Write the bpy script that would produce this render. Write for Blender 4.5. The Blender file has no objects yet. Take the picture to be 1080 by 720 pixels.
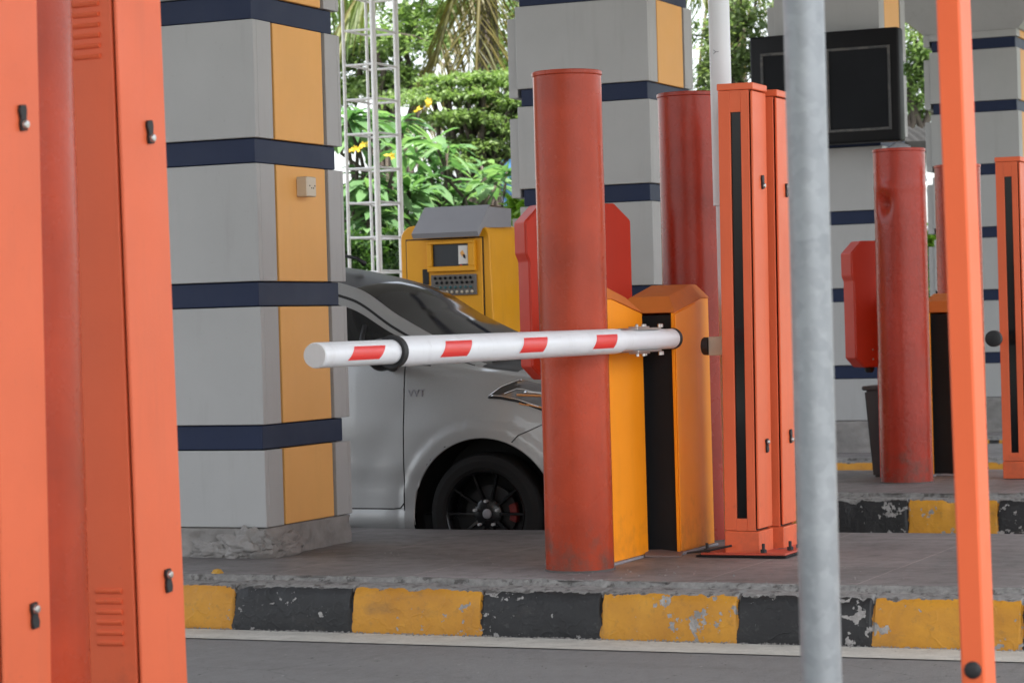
import bpy, bmesh, math, random
import numpy as np
from mathutils import Vector, Matrix, noise as mnoise
R = math.radians
PI = math.pi
random.seed(7)
rng = np.random.default_rng(7)
scene = bpy.context.scene
COL = scene.collection

# ------------------------------------------------------------------ camera model (photo is 1080 x 720)
F = 2650.0
YAW = R(23.8)
ROLL = 0.0275
TILT = -18.0 / F
CAM = Vector((0, 0, 1.2))
Dh = Vector((-math.sin(YAW), math.cos(YAW), 0))
Rh = Vector((math.cos(YAW), math.sin(YAW), 0))
Up = Vector((0, 0, 1))
fwd = (Dh * math.cos(TILT) + Up * math.sin(TILT)).normalized()
up0 = Rh.cross(fwd).normalized()
rgt = (Rh * math.cos(ROLL) - up0 * math.sin(ROLL)).normalized()
upc = rgt.cross(fwd).normalized()

def ray(x, y):
    return fwd + rgt * ((x - 540) / F) + upc * ((360 - y) / F)
def W(x, y, d):
    return CAM + ray(x, y) * d
def G(x, y, z):
    r = ray(x, y)
    return CAM + r * ((z - CAM.z) / r.z)
def PY(x, y, Y):
    r = ray(x, y)
    return CAM + r * (Y / r.y)

cam_data = bpy.data.cameras.new('camera')
cam = bpy.data.objects.new('camera', cam_data)
COL.objects.link(cam)
M = Matrix((( rgt.x, upc.x, -fwd.x, CAM.x), (rgt.y, upc.y, -fwd.y, CAM.y), (rgt.z, upc.z, -fwd.z, CAM.z), (0, 0, 0, 1)))
cam.matrix_world = M
cam_data.sensor_width = 36
cam_data.lens = 36 * F / 1080
cam_data.clip_start = 0.1
cam_data.clip_end = 2000
cam_data.dof.use_dof = True
cam_data.dof.focus_distance = 10.2
cam_data.dof.aperture_fstop = 7.5
scene.camera = cam

# ------------------------------------------------------------------ materials
def nn(nt, t, x=0, y=0, **kw):
    n = nt.nodes.new(t)
    for k, v in kw.items():
        setattr(n, k, v)
    return n

def new_mat(name):
    m = bpy.data.materials.new(name)
    m.use_nodes = True
    nt = m.node_tree
    return m, nt, nt.nodes['Principled BSDF'], nt.nodes['Material Output']

def coords(nt, space='Object', offset=True):
    tc = nn(nt, 'ShaderNodeTexCoord')
    out = tc.outputs[space]
    if offset:
        oi = nn(nt, 'ShaderNodeObjectInfo')
        ma = nn(nt, 'ShaderNodeVectorMath', operation='SCALE')
        cx = nn(nt, 'ShaderNodeCombineXYZ')
        nt.links.new(oi.outputs['Random'], cx.inputs[0]); nt.links.new(oi.outputs['Random'], cx.inputs[1]); nt.links.new(oi.outputs['Random'], cx.inputs[2])
        nt.links.new(cx.outputs[0], ma.inputs[0]); ma.inputs['Scale'].default_value = 37.0
        ad = nn(nt, 'ShaderNodeVectorMath', operation='ADD')
        nt.links.new(out, ad.inputs[0]); nt.links.new(ma.outputs[0], ad.inputs[1])
        out = ad.outputs[0]
    return out

def tex_noise(nt, vec, scale, detail=4, rough=0.55, stretch=None):
    if stretch:
        mp = nn(nt, 'ShaderNodeMapping')
        mp.inputs['Scale'].default_value = stretch
        nt.links.new(vec, mp.inputs['Vector']); vec = mp.outputs[0]
    n = nn(nt, 'ShaderNodeTexNoise')
    n.inputs['Scale'].default_value = scale
    n.inputs['Detail'].default_value = detail
    n.inputs['Roughness'].default_value = rough
    nt.links.new(vec, n.inputs['Vector'])
    return n.outputs['Fac']

def ramp(nt, fac, lo, hi, a=(0, 0, 0, 1), b=(1, 1, 1, 1)):
    r = nn(nt, 'ShaderNodeValToRGB')
    r.color_ramp.elements[0].position = lo; r.color_ramp.elements[1].position = hi
    r.color_ramp.elements[0].color = a; r.color_ramp.elements[1].color = b
    nt.links.new(fac, r.inputs[0])
    return r.outputs[0]

def mix(nt, fac, a, b, mode='MIX'):
    m = nn(nt, 'ShaderNodeMix', data_type='RGBA', blend_type=mode)
    if isinstance(fac, (int, float)): m.inputs['Factor'].default_value = fac
    else: nt.links.new(fac, m.inputs['Factor'])
    for sock, v in ((m.inputs[6], a), (m.inputs[7], b)):
        if isinstance(v, tuple): sock.default_value = (*v[:3], 1)
        else: nt.links.new(v, sock)
    return m.outputs[2]

def c3(c): return (c[0], c[1], c[2], 1)

def paint(name, col, rough=0.45, var=0.18, streak=0.25, dirt=(0.10, 0.075, 0.06), bump=0.0, bump_scale=60, chips=0.0,
          chip_col=(0.25, 0.23, 0.21), spec=0.5, coat=0.0, metallic=0.0, vscale=2.2, rvar=0.12, foot=0.0, scratch=0.0):
    m, nt, bs, out = new_mat(name)
    v = coords(nt)
    n1 = tex_noise(nt, v, vscale, 6, 0.6)
    f1 = ramp(nt, n1, 0.3, 0.75)
    dark = tuple(c * (1 - var) for c in col)
    light = tuple(min(1, c * (1 + var * 0.45)) for c in col)
    c = mix(nt, f1, dark, light)
    if streak > 0:
        n2 = tex_noise(nt, v, 9.0, 5, 0.65, stretch=(1.6, 1.6, 0.16))
        f2 = ramp(nt, n2, 0.54, 0.86, (0, 0, 0, 1), (streak, streak, streak, 1))
        c = mix(nt, f2, c, dirt)
        n3 = tex_noise(nt, v, 48, 3, 0.7)
        f3 = ramp(nt, n3, 0.66, 0.76, (0, 0, 0, 1), (streak, streak, streak, 1))
        c = mix(nt, f3, c, dirt)
    if chips > 0:
        n4 = tex_noise(nt, v, 13, 8, 0.72)
        f4 = ramp(nt, n4, 0.70 - chips * 0.1, 0.705 - chips * 0.1)
        c = mix(nt, f4, c, chip_col)
    if foot > 0:                     # splashed grime low down, with its own ragged edge
        tc0 = nn(nt, 'ShaderNodeTexCoord'); sp0 = nn(nt, 'ShaderNodeSeparateXYZ'); nt.links.new(tc0.outputs['Object'], sp0.inputs[0])
        nf_ = tex_noise(nt, v, 11, 6, 0.7)
        m0 = nn(nt, 'ShaderNodeMath', operation='MULTIPLY_ADD'); m0.inputs[1].default_value = -0.8; nt.links.new(sp0.outputs[2], m0.inputs[0]); nt.links.new(nf_, m0.inputs[2])
        c = mix(nt, ramp(nt, m0.outputs[0], 0.38, 0.60, (0, 0, 0, 1), (foot, foot, foot, 1)), c, (0.11, 0.06, 0.045))
    if scratch > 0:
        ns_ = tex_noise(nt, v, 7, 6, 0.8, stretch=(1.0, 1.0, 5.0))
        c = mix(nt, ramp(nt, ns_, 0.66, 0.70, (0, 0, 0, 1), (scratch, scratch, scratch, 1)), c, tuple(min(1, x * 1.25 + 0.05) for x in col))
        ns2 = tex_noise(nt, v, 16, 8, 0.8)
        c = mix(nt, ramp(nt, ns2, 0.70, 0.715, (0, 0, 0, 1), (scratch, scratch, scratch, 1)), c, (0.10, 0.045, 0.035))
    nt.links.new(c, bs.inputs['Base Color'])
    n5 = tex_noise(nt, v, 5.5, 5, 0.6)
    mr = nn(nt, 'ShaderNodeMapRange')
    mr.inputs['To Min'].default_value = max(0.03, rough - rvar); mr.inputs['To Max'].default_value = min(1, rough + rvar)
    nt.links.new(n5, mr.inputs['Value']); nt.links.new(mr.outputs[0], bs.inputs['Roughness'])
    bs.inputs['Specular IOR Level'].default_value = spec
    bs.inputs['Coat Weight'].default_value = coat
    bs.inputs['Coat Roughness'].default_value = 0.12
    bs.inputs['Metallic'].default_value = metallic
    if bump > 0:
        nb = tex_noise(nt, v, bump_scale, 4, 0.6)
        b = nn(nt, 'ShaderNodeBump'); b.inputs['Strength'].default_value = bump; b.inputs['Distance'].default_value = 0.004
        nt.links.new(nb, b.inputs['Height']); nt.links.new(b.outputs[0], bs.inputs['Normal'])
    return m

MAT = {}
MAT['tower'] = paint('coral_paint', (0.76, 0.148, 0.058), 0.42, 0.10, 0.12, foot=0.25, spec=0.30, bump=0.10, bump_scale=140)
MAT['bar'] = paint('orange_bar_paint', (0.80, 0.145, 0.050), 0.48, 0.07, 0.06, spec=0.25)
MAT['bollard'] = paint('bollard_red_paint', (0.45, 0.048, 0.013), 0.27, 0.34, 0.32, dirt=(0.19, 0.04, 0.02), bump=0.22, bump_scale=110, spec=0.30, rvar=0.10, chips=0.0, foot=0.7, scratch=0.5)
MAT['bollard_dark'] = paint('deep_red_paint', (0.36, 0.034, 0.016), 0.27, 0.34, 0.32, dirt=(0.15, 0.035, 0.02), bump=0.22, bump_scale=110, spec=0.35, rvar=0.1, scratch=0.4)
MAT['bollard_worn'] = paint('worn_bollard_paint', (0.40, 0.036, 0.018), 0.27, 0.3, 0.35, dirt=(0.10, 0.035, 0.03), bump=0.5, bump_scale=40, foot=0.7, scratch=0.6, spec=0.36, chips=0.15, chip_col=(0.45, 0.16, 0.12))
MAT['sign'] = paint('sign_red_paint', (0.60, 0.045, 0.020), 0.5, 0.10, 0.12, spec=0.25)
MAT['cabinet'] = paint('orange_paint', (0.95, 0.315, 0.012), 0.5, 0.08, 0.12, foot=0.2, spec=0.2, dirt=(0.22, 0.09, 0.03), vscale=1.5)
MAT['lid'] = paint('lid_orange_brown', (0.66, 0.18, 0.025), 0.55, 0.16, 0.25, dirt=(0.16, 0.08, 0.04))
MAT['machine'] = paint('machine_yellow', (0.80, 0.36, 0.014), 0.45, 0.10, 0.15, spec=0.3)
MAT['black_panel'] = paint('matt_black', (0.012, 0.012, 0.013), 0.65, 0.2, 0.1, dirt=(0.03, 0.03, 0.03), spec=0.2)
MAT['cladding'] = paint('grey_cladding', (0.40, 0.400, 0.392), 0.55, 0.09, 0.32, dirt=(0.24, 0.23, 0.21), spec=0.3, vscale=1.3)
MAT['navy'] = paint('navy_band', (0.014, 0.023, 0.058), 0.5, 0.12, 0.12, dirt=(0.05, 0.05, 0.055), spec=0.22)
MAT['accent'] = paint('ochre_panel', (0.80, 0.415, 0.125), 0.55, 0.06, 0.12, dirt=(0.45, 0.24, 0.08), spec=0.25)
MAT['joint'] = paint('black_joint', (0.012, 0.012, 0.012), 0.7, 0.1, 0)
MAT['white'] = paint('white_arm_paint', (0.78, 0.79, 0.81), 0.38, 0.08, 0.40, dirt=(0.42, 0.40, 0.38))
MAT['red_tape'] = paint('red_reflective', (0.74, 0.03, 0.025), 0.35, 0.06, 0.1)
MAT['rubber'] = paint('black_rubber', (0.016, 0.016, 0.017), 0.6, 0.2, 0.1, dirt=(0.07, 0.065, 0.06))
MAT['steel'] = paint('bare_steel', (0.55, 0.54, 0.52), 0.36, 0.15, 0.2, metallic=0.9)
MAT['pale_pole'] = paint('white_pole_paint', (0.66, 0.68, 0.69), 0.42, 0.06, 0.2, dirt=(0.35, 0.34, 0.32))
MAT['mast'] = paint('silver_mast', (0.80, 0.79, 0.76), 0.4, 0.1, 0.15, metallic=0.15)
MAT['hood'] = paint('grey_hood', (0.28, 0.28, 0.30), 0.45, 0.08, 0.1)
MAT['beige'] = paint('beige_plastic', (0.58, 0.50, 0.38), 0.45, 0.08, 0.15)
MAT['bin'] = paint('bin_grey', (0.085, 0.085, 0.09), 0.5, 0.1, 0.15, dirt=(0.15, 0.14, 0.13))
MAT['board'] = paint('board_black', (0.008, 0.008, 0.009), 0.5, 0.15, 0.12, dirt=(0.04, 0.04, 0.04), spec=0.2)
MAT['screen_face'] = paint('dark_screen', (0.014, 0.015, 0.017), 0.55, 0.2, 0.2, dirt=(0.02, 0.02, 0.02), spec=0.08)
MAT['worn_rim'] = paint('worn_silver_rim', (0.05, 0.05, 0.05), 0.5, 0.3, 0.2, chips=1.9, chip_col=(0.08, 0.075, 0.068))
MAT['ceiling'] = paint('ceiling_paint', (0.40, 0.40, 0.39), 0.6, 0.05, 0.1)
MAT['concrete_col'] = paint('plinth_concrete', (0.27, 0.255, 0.24), 0.85, 0.30, 0.35, dirt=(0.12, 0.11, 0.10), bump=1.0, bump_scale=38, vscale=6)
MAT['grout'] = paint('dark_grout', (0.10, 0.085, 0.078), 0.85, 0.3, 0.3)
MAT['chrome'] = paint('chrome', (0.75, 0.75, 0.76), 0.12, 0.05, 0, metallic=1.0, rvar=0.04)
MAT['white_wall'] = paint('white_wall', (0.72, 0.74, 0.76), 0.7, 0.08, 0.2, dirt=(0.4, 0.4, 0.4))
MAT['blue_panel'] = paint('blue_panel', (0.10, 0.27, 0.55), 0.5, 0.1, 0.1)
MAT['dark_roof'] = paint('weathered_roof', (0.028, 0.028, 0.028), 0.8, 0.3, 0.3, dirt=(0.06, 0.055, 0.05), spec=0.1)
MAT['socket_dot'] = MAT['joint']

def dark_glass(name, col=(0.012, 0.013, 0.014), rough=0.04, spec=0.5):
    m, nt, bs, out = new_mat(name)
    bs.inputs['Base Color'].default_value = c3(col)
    v = coords(nt)
    n = tex_noise(nt, v, 4, 4)
    mr = nn(nt, 'ShaderNodeMapRange'); mr.inputs['To Min'].default_value = rough; mr.inputs['To Max'].default_value = rough + 0.08
    nt.links.new(n, mr.inputs['Value']); nt.links.new(mr.outputs[0], bs.inputs['Roughness'])
    bs.inputs['IOR'].default_value = 1.5
    bs.inputs['Specular IOR Level'].default_value = spec
    return m
MAT['glass_dark'] = dark_glass('tinted_glass')
MAT['glass_tower'] = dark_glass('tower_glass', (0.010, 0.010, 0.011), 0.06, 0.22)
MAT['windshield'] = dark_glass('windscreen_glass', (0.020, 0.0185, 0.017), 0.03, 0.10)
MAT['roof_black'] = dark_glass('satin_black_roof', (0.030, 0.027, 0.024), 0.30, 0.03)
m, nt, bs, out = new_mat('headlamp_lens')
bs.inputs['Base Color'].default_value = (0.25, 0.25, 0.26, 1); bs.inputs['Roughness'].default_value = 0.08; bs.inputs['Metallic'].default_value = 0.55
bs.inputs['Coat Weight'].default_value = 1.0
MAT['lens'] = m
m, nt, bs, out = new_mat('silver_car_paint')
v = coords(nt)
nf = tex_noise(nt, v, 900, 2)
c = mix(nt, ramp(nt, nf, 0.35, 0.7), (0.35, 0.35, 0.343), (0.45, 0.45, 0.44))
nt.links.new(c, bs.inputs['Base Color'])
bs.inputs['Metallic'].default_value = 0.5; bs.inputs['Roughness'].default_value = 0.45
bs.inputs['Coat Weight'].default_value = 0.6; bs.inputs['Coat Roughness'].default_value = 0.05
MAT['car'] = m
MAT['car_dark'] = paint('car_black_plastic', (0.010, 0.010, 0.011), 0.5, 0.2, 0.1, dirt=(0.03, 0.03, 0.03))
MAT['car_gap'] = paint('panel_gap', (0.02, 0.02, 0.02), 0.8, 0.1, 0)
MAT['tyre'] = paint('tyre_rubber', (0.017, 0.017, 0.017), 0.75, 0.2, 0.15, dirt=(0.03, 0.028, 0.025), spec=0.15)
MAT['rim'] = paint('black_rim', (0.008, 0.008, 0.009), 0.25, 0.2, 0.1, dirt=(0.03, 0.03, 0.03))
MAT['caliper'] = paint('red_caliper', (0.20, 0.014, 0.011), 0.5, 0.1, 0.1)
MAT['nut'] = paint('bright_nut', (0.6, 0.6, 0.61), 0.35, 0.02, 0, metallic=0.3)
MAT['amber'] = paint('amber_lens', (0.75, 0.32, 0.10), 0.15, 0.1, 0)

# galvanised pole
m, nt, bs, out = new_mat('galvanised_steel')
v = coords(nt)
vo = nn(nt, 'ShaderNodeTexVoronoi'); vo.inputs['Scale'].default_value = 45
nt.links.new(v, vo.inputs['Vector'])
n1 = tex_noise(nt, v, 14, 5, 0.65, stretch=(1, 1, 0.45))
c = mix(nt, ramp(nt, n1, 0.3, 0.72), (0.215, 0.232, 0.243), (0.265, 0.284, 0.295))
sv = nn(nt, 'ShaderNodeSeparateColor'); nt.links.new(vo.outputs['Color'], sv.inputs[0])
c = mix(nt, ramp(nt, sv.outputs[0], 0.0, 1.0, (0, 0, 0, 1), (0.22, 0.22, 0.22, 1)), c, (0.44, 0.47, 0.48))
n2 = tex_noise(nt, v, 30, 6, 0.7)
c = mix(nt, ramp(nt, n2, 0.70, 0.74), c, (0.17, 0.16, 0.15))
n3 = tex_noise(nt, v, 42, 4, 0.6)
c = mix(nt, ramp(nt, n3, 0.56, 0.66, (0, 0, 0, 1), (0.16, 0.16, 0.16, 1)), c, (0.45, 0.47, 0.48))
n4 = tex_noise(nt, v, 20, 5, 0.6)
c = mix(nt, ramp(nt, n4, 0.55, 0.75, (0, 0, 0, 1), (0.3, 0.3, 0.3, 1)), c, (0.17, 0.19, 0.20))
nt.links.new(c, bs.inputs['Base Color'])
bs.inputs['Metallic'].default_value = 0.45; bs.inputs['Roughness'].default_value = 0.48
MAT['galv'] = m

# asphalt
m, nt, bs, out = new_mat('asphalt')
v = coords(nt, offset=False)
big = tex_noise(nt, v, 0.9, 6, 0.65)
fine = tex_noise(nt, v, 42, 5, 0.9)
grit = nn(nt, 'ShaderNodeTexVoronoi'); grit.inputs['Scale'].default_value = 44; nt.links.new(v, grit.inputs['Vector'])
c = mix(nt, ramp(nt, big, 0.3, 0.7), (0.165, 0.16, 0.155), (0.24, 0.233, 0.225))
c = mix(nt, ramp(nt, fine, 0.46, 0.66, (0, 0, 0, 1), (0.75, 0.75, 0.75, 1)), c, (0.24, 0.23, 0.22))
c = mix(nt, ramp(nt, grit.outputs['Distance'], 0.10, 0.20, (0.55, 0.55, 0.55, 1), (0, 0, 0, 1)), c, (0.30, 0.285, 0.27))
crk = nn(nt, 'ShaderNodeTexVoronoi', feature='DISTANCE_TO_EDGE'); crk.inputs['Scale'].default_value = 0.55
wn = nn(nt, 'ShaderNodeTexNoise'); wn.inputs['Scale'].default_value = 5; wn.inputs['Detail'].default_value = 6
nt.links.new(v, wn.inputs['Vector'])
wv = mix(nt, 0.10, v, wn.outputs['Color'], 'ADD')
nt.links.new(wv, crk.inputs['Vector'])
c = mix(nt, ramp(nt, crk.outputs['Distance'], 0.0015, 0.004, (0.35, 0.35, 0.35, 1), (0, 0, 0, 1)), c, (0.04, 0.04, 0.04))
stn = tex_noise(nt, v, 2.2, 7, 0.7, stretch=(0.35, 1.6, 1))
c = mix(nt, ramp(nt, stn, 0.52, 0.8, (0, 0, 0, 1), (0.45, 0.45, 0.45, 1)), c, (0.05, 0.043, 0.042))
nt.links.new(c, bs.inputs['Base Color']); bs.inputs['Roughness'].default_value = 0.78
med = tex_noise(nt, v, 17, 8, 0.82, stretch=(1, 0.45, 1))
c = mix(nt, ramp(nt, med, 0.36, 0.66, (0, 0, 0, 1), (0.75, 0.75, 0.75, 1)), c, (0.27, 0.26, 0.25))
spk = tex_noise(nt, v, 26, 4, 0.7, stretch=(1, 0.35, 1))
c = mix(nt, ramp(nt, spk, 0.66, 0.70, (0, 0, 0, 1), (0.8, 0.8, 0.8, 1)), c, (0.36, 0.35, 0.33))
c = mix(nt, ramp(nt, spk, 0.30, 0.36, (0.8, 0.8, 0.8, 1), (0, 0, 0, 1)), c, (0.05, 0.05, 0.05))
nt.links.new(c, bs.inputs['Base Color'])
b = nn(nt, 'ShaderNodeBump'); b.inputs['Strength'].default_value = 1.0; b.inputs['Distance'].default_value = 0.012
nt.links.new(fine, b.inputs['Height']); nt.links.new(b.outputs[0], bs.inputs['Normal'])
MAT['asphalt'] = m

# road line paint
m, nt, bs, out = new_mat('road_line_paint')
v = coords(nt, offset=False)
n1 = tex_noise(nt, v, 9, 7, 0.7); n2 = tex_noise(nt, v, 120, 3, 0.7)
c = mix(nt, ramp(nt, n1, 0.3, 0.7), (0.40, 0.385, 0.345), (0.60, 0.58, 0.52))
c = mix(nt, ramp(nt, n2, 0.58, 0.72, (0, 0, 0, 1), (0.6, 0.6, 0.6, 1)), c, (0.16, 0.15, 0.14))
nw = tex_noise(nt, v, 22, 8, 0.75)
c = mix(nt, ramp(nt, nw, 0.63, 0.66), c, (0.10, 0.10, 0.10))
nt.links.new(c, bs.inputs['Base Color']); bs.inputs['Roughness'].default_value = 0.75
MAT['line'] = m

# island paving
def paving(name, base, dark, tile=(0.62, 0.62)):
    m, nt, bs, out = new_mat(name)
    v = coords(nt, offset=False)
    n1 = tex_noise(nt, v, 1.6, 7, 0.65); n2 = tex_noise(nt, v, 11, 6, 0.7); n3 = tex_noise(nt, v, 90, 3, 0.7)
    c = mix(nt, ramp(nt, n1, 0.32, 0.7), dark, base)
    c = mix(nt, ramp(nt, n2, 0.5, 0.8, (0, 0, 0, 1), (0.6, 0.6, 0.6, 1)), c, tuple(x * 0.55 for x in dark))
    c = mix(nt, ramp(nt, n3, 0.62, 0.74, (0, 0, 0, 1), (0.4, 0.4, 0.4, 1)), c, tuple(min(1, x * 1.9) for x in base))
    br = nn(nt, 'ShaderNodeTexBrick')
    br.offset = 0.0
    br.inputs['Scale'].default_value = 1.0
    br.inputs['Mortar Size'].default_value = 0.004
    br.inputs['Mortar Smooth'].default_value = 0.3
    br.inputs['Brick Width'].default_value = tile[0]; br.inputs['Row Height'].default_value = tile[1]
    mp = nn(nt, 'ShaderNodeMapping'); mp.inputs['Location'].default_value = (0.13, 0.22, 0)
    ww = nn(nt, 'ShaderNodeTexNoise'); ww.inputs['Scale'].default_value = 6; nt.links.new(v, ww.inputs['Vector'])
    wv = mix(nt, 0.015, v, ww.outputs['Color'], 'ADD')
    nt.links.new(wv, mp.inputs['Vector']); nt.links.new(mp.outputs[0], br.inputs['Vector'])
    br.inputs['Color1'].default_value = (0.9, 0.9, 0.9, 1); br.inputs['Color2'].default_value = (1.05, 1.0, 1.0, 1); br.inputs['Mortar'].default_value = (1.7, 1.6, 1.55, 1)
    c = mix(nt, 0.8, c, br.outputs['Color'], 'MULTIPLY')
    nt.links.new(c, bs.inputs['Base Color'])
    bs.inputs['Specular IOR Level'].default_value = 0.4
    mr = nn(nt, 'ShaderNodeMapRange'); mr.inputs['To Min'].default_value = 0.38; mr.inputs['To Max'].default_value = 0.75
    nt.links.new(n2, mr.inputs['Value']); nt.links.new(mr.outputs[0], bs.inputs['Roughness'])
    b = nn(nt, 'ShaderNodeBump'); b.inputs['Strength'].default_value = 0.35; b.inputs['Distance'].default_value = 0.004
    nt.links.new(n2, b.inputs['Height']); nt.links.new(b.outputs[0], bs.inputs['Normal'])
    return m
MAT['paving'] = paving('island_paving', (0.235, 0.224, 0.220), (0.115, 0.109, 0.106))

# kerb paint with constant stops along X
def kerb_mat(name, bounds, first_yellow, y_front, z_top):
    m, nt, bs, out = new_mat(name)
    v = coords(nt, offset=False)
    sep = nn(nt, 'ShaderNodeSeparateXYZ'); nt.links.new(v, sep.inputs[0])
    wob = tex_noise(nt, v, 14, 5, 0.7)
    lo, hi = -13.0, 4.0
    ma = nn(nt, 'ShaderNodeMath', operation='MULTIPLY_ADD'); ma.inputs[1].default_value = 0.045; ma.inputs[2].default_value = -0.022
    nt.links.new(wob, ma.inputs[0])
    ad = nn(nt, 'ShaderNodeMath', operation='ADD'); nt.links.new(sep.outputs[0], ad.inputs[0]); nt.links.new(ma.outputs[0], ad.inputs[1])
    tot = None
    for bx in bounds:
        gt = nn(nt, 'ShaderNodeMath', operation='GREATER_THAN'); gt.inputs[1].default_value = bx
        nt.links.new(ad.outputs[0], gt.inputs[0])
        if tot is None: tot = gt.outputs[0]
        else:
            su = nn(nt, 'ShaderNodeMath', operation='ADD'); nt.links.new(tot, su.inputs[0]); nt.links.new(gt.outputs[0], su.inputs[1]); tot = su.outputs[0]
    off = nn(nt, 'ShaderNodeMath', operation='ADD'); off.inputs[1].default_value = 1.0 if first_yellow else 0.0; nt.links.new(tot, off.inputs[0])
    md = nn(nt, 'ShaderNodeMath', operation='MODULO'); md.inputs[1].default_value = 2.0; nt.links.new(off.outputs[0], md.inputs[0])
    sel = md.outputs[0]
    # grooves between the precast kerb stones
    gro = None
    na = tex_noise(nt, v, 5, 7, 0.7); nb = tex_noise(nt, v, 34, 6, 0.7)
    yel = mix(nt, ramp(nt, na, 0.3, 0.7), (0.44, 0.185, 0.012), (0.60, 0.28, 0.020))
    yel = mix(nt, ramp(nt, nb, 0.55, 0.85, (0, 0, 0, 1), (0.75, 0.75, 0.75, 1)), yel, (0.20, 0.12, 0.045))
    blk = mix(nt, ramp(nt, na, 0.3, 0.75), (0.007, 0.007, 0.0075), (0.021, 0.021, 0.0215))
    blk = mix(nt, ramp(nt, nb, 0.58, 0.85, (0, 0, 0, 1), (0.8, 0.8, 0.8, 1)), blk, (0.085, 0.082, 0.08))
    c = mix(nt, sel, blk, yel)
    # a darker stain where water splashes at the foot, a stain with its own edge
    st = tex_noise(nt, v, 3.0, 6, 0.7, stretch=(1, 1, 2.4))
    c = mix(nt, ramp(nt, st, 0.56, 0.74, (0, 0, 0, 1), (0.45, 0.45, 0.45, 1)), c, (0.09, 0.07, 0.05))
    # chipped paint, clustered
    clus = tex_noise(nt, v, 3.3, 3, 0.5)
    chip = tex_noise(nt, v, 21, 5, 0.62)
    mm = nn(nt, 'ShaderNodeMath', operation='MULTIPLY_ADD'); mm.inputs[1].default_value = 0.62; nt.links.new(clus, mm.inputs[0]); nt.links.new(chip, mm.inputs[2])
    chipf = ramp(nt, mm.outputs[0], 0.948, 0.956)
    conc = mix(nt, ramp(nt, nb, 0.35, 0.7), (0.20, 0.19, 0.18), (0.42, 0.40, 0.38))
    c = mix(nt, chipf, c, conc)
    # bare concrete behind the painted edge
    yb = nn(nt, 'ShaderNodeMath', operation='MULTIPLY_ADD'); yb.inputs[1].default_value = 0.05; nt.links.new(chip, yb.inputs[0]); nt.links.new(sep.outputs[1], yb.inputs[2])
    topf = nn(nt, 'ShaderNodeMath', operation='GREATER_THAN'); topf.inputs[1].default_value = y_front + 0.062
    nt.links.new(yb.outputs[0], topf.inputs[0])
    top = mix(nt, ramp(nt, nb, 0.3, 0.7), (0.15, 0.145, 0.137), (0.29, 0.28, 0.265))
    top = mix(nt, ramp(nt, na, 0.52, 0.72), top, (0.10, 0.095, 0.09))
    gr = nn(nt, 'ShaderNodeMath', operation='GREATER_THAN'); gr.inputs[1].default_value = 0.60; nt.links.new(chip, gr.inputs[0])
    top = mix(nt, ramp(nt, chip, 0.55, 0.62), top, (0.095, 0.088, 0.082))
    c = mix(nt, topf.outputs[0], c, top)
    nt.links.new(c, bs.inputs['Base Color'])
    rr = mix(nt, topf.outputs[0], (0.55, 0.55, 0.55), (0.9, 0.9, 0.9))
    nt.links.new(rr, bs.inputs['Roughness'])
    b = nn(nt, 'ShaderNodeBump'); b.inputs['Strength'].default_value = 0.6; b.inputs['Distance'].default_value = 0.004
    inv = nn(nt, 'ShaderNodeMath', operation='MULTIPLY_ADD'); inv.inputs[1].default_value = -1.2
    wr_ = tex_noise(nt, v, 9, 3, 0.5); wa = nn(nt, 'ShaderNodeMath', operation='ABSOLUTE'); ws_ = nn(nt, 'ShaderNodeMath', operation='SUBTRACT'); ws_.inputs[1].default_value = 0.5
    nt.links.new(wr_, ws_.inputs[0]); nt.links.new(ws_.outputs[0], wa.inputs[0])
    rid = nn(nt, 'ShaderNodeMapRange'); rid.inputs['From Max'].default_value = 0.04; rid.inputs['To Min'].default_value = 1.0; rid.inputs['To Max'].default_value = 0.0; nt.links.new(wa.outputs[0], rid.inputs['Value'])
    sm = nn(nt, 'ShaderNodeMath', operation='MULTIPLY_ADD'); sm.inputs[1].default_value = 0.45; nt.links.new(rid.outputs[0], sm.inputs[0]); nt.links.new(nb, sm.inputs[2])
    nt.links.new(chipf, inv.inputs[0]); nt.links.new(sm.outputs[0], inv.inputs[2])
    nt.links.new(inv.outputs[0], b.inputs['Height']); nt.links.new(b.outputs[0], bs.inputs['Normal'])
    return m

def leaf_mat(name, cols, trans=0.42, rough=0.45, spec=0.35):
    m, nt, bs, out = new_mat(name)
    g = nn(nt, 'ShaderNodeNewGeometry')
    cr = nn(nt, 'ShaderNodeValToRGB')
    el = cr.color_ramp.elements
    el[0].position = 0; el[0].color = c3(cols[0]); el[1].position = 1; el[1].color = c3(cols[-1])
    for i, cc in enumerate(cols[1:-1]):
        e = el.new((i + 1) / (len(cols) - 1)); e.color = c3(cc)
    nt.links.new(g.outputs['Random Per Island'], cr.inputs[0])
    nt.links.new(cr.outputs[0], bs.inputs['Base Color'])
    bs.inputs['Roughness'].default_value = rough; bs.inputs['Specular IOR Level'].default_value = spec
    tr = nn(nt, 'ShaderNodeBsdfTranslucent')
    tc = mix(nt, 1.0, cr.outputs[0], (1.25, 1.4, 0.8), 'MULTIPLY')
    nt.links.new(tc, tr.inputs['Color'])
    ms = nn(nt, 'ShaderNodeMixShader'); ms.inputs[0].default_value = trans
    nt.links.new(bs.outputs[0], ms.inputs[1]); nt.links.new(tr.outputs[0], ms.inputs[2])
    nt.links.new(ms.outputs[0], out.inputs['Surface'])
    return m
MAT['leaf_broad'] = leaf_mat('broad_leaf', [(0.055, 0.125, 0.05), (0.105, 0.205, 0.085), (0.175, 0.285, 0.13)], rough=0.6, spec=0.2)
MAT['leaf_fine'] = leaf_mat('fine_leaf', [(0.09, 0.15, 0.05), (0.145, 0.22, 0.075), (0.20, 0.28, 0.10)])
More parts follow.
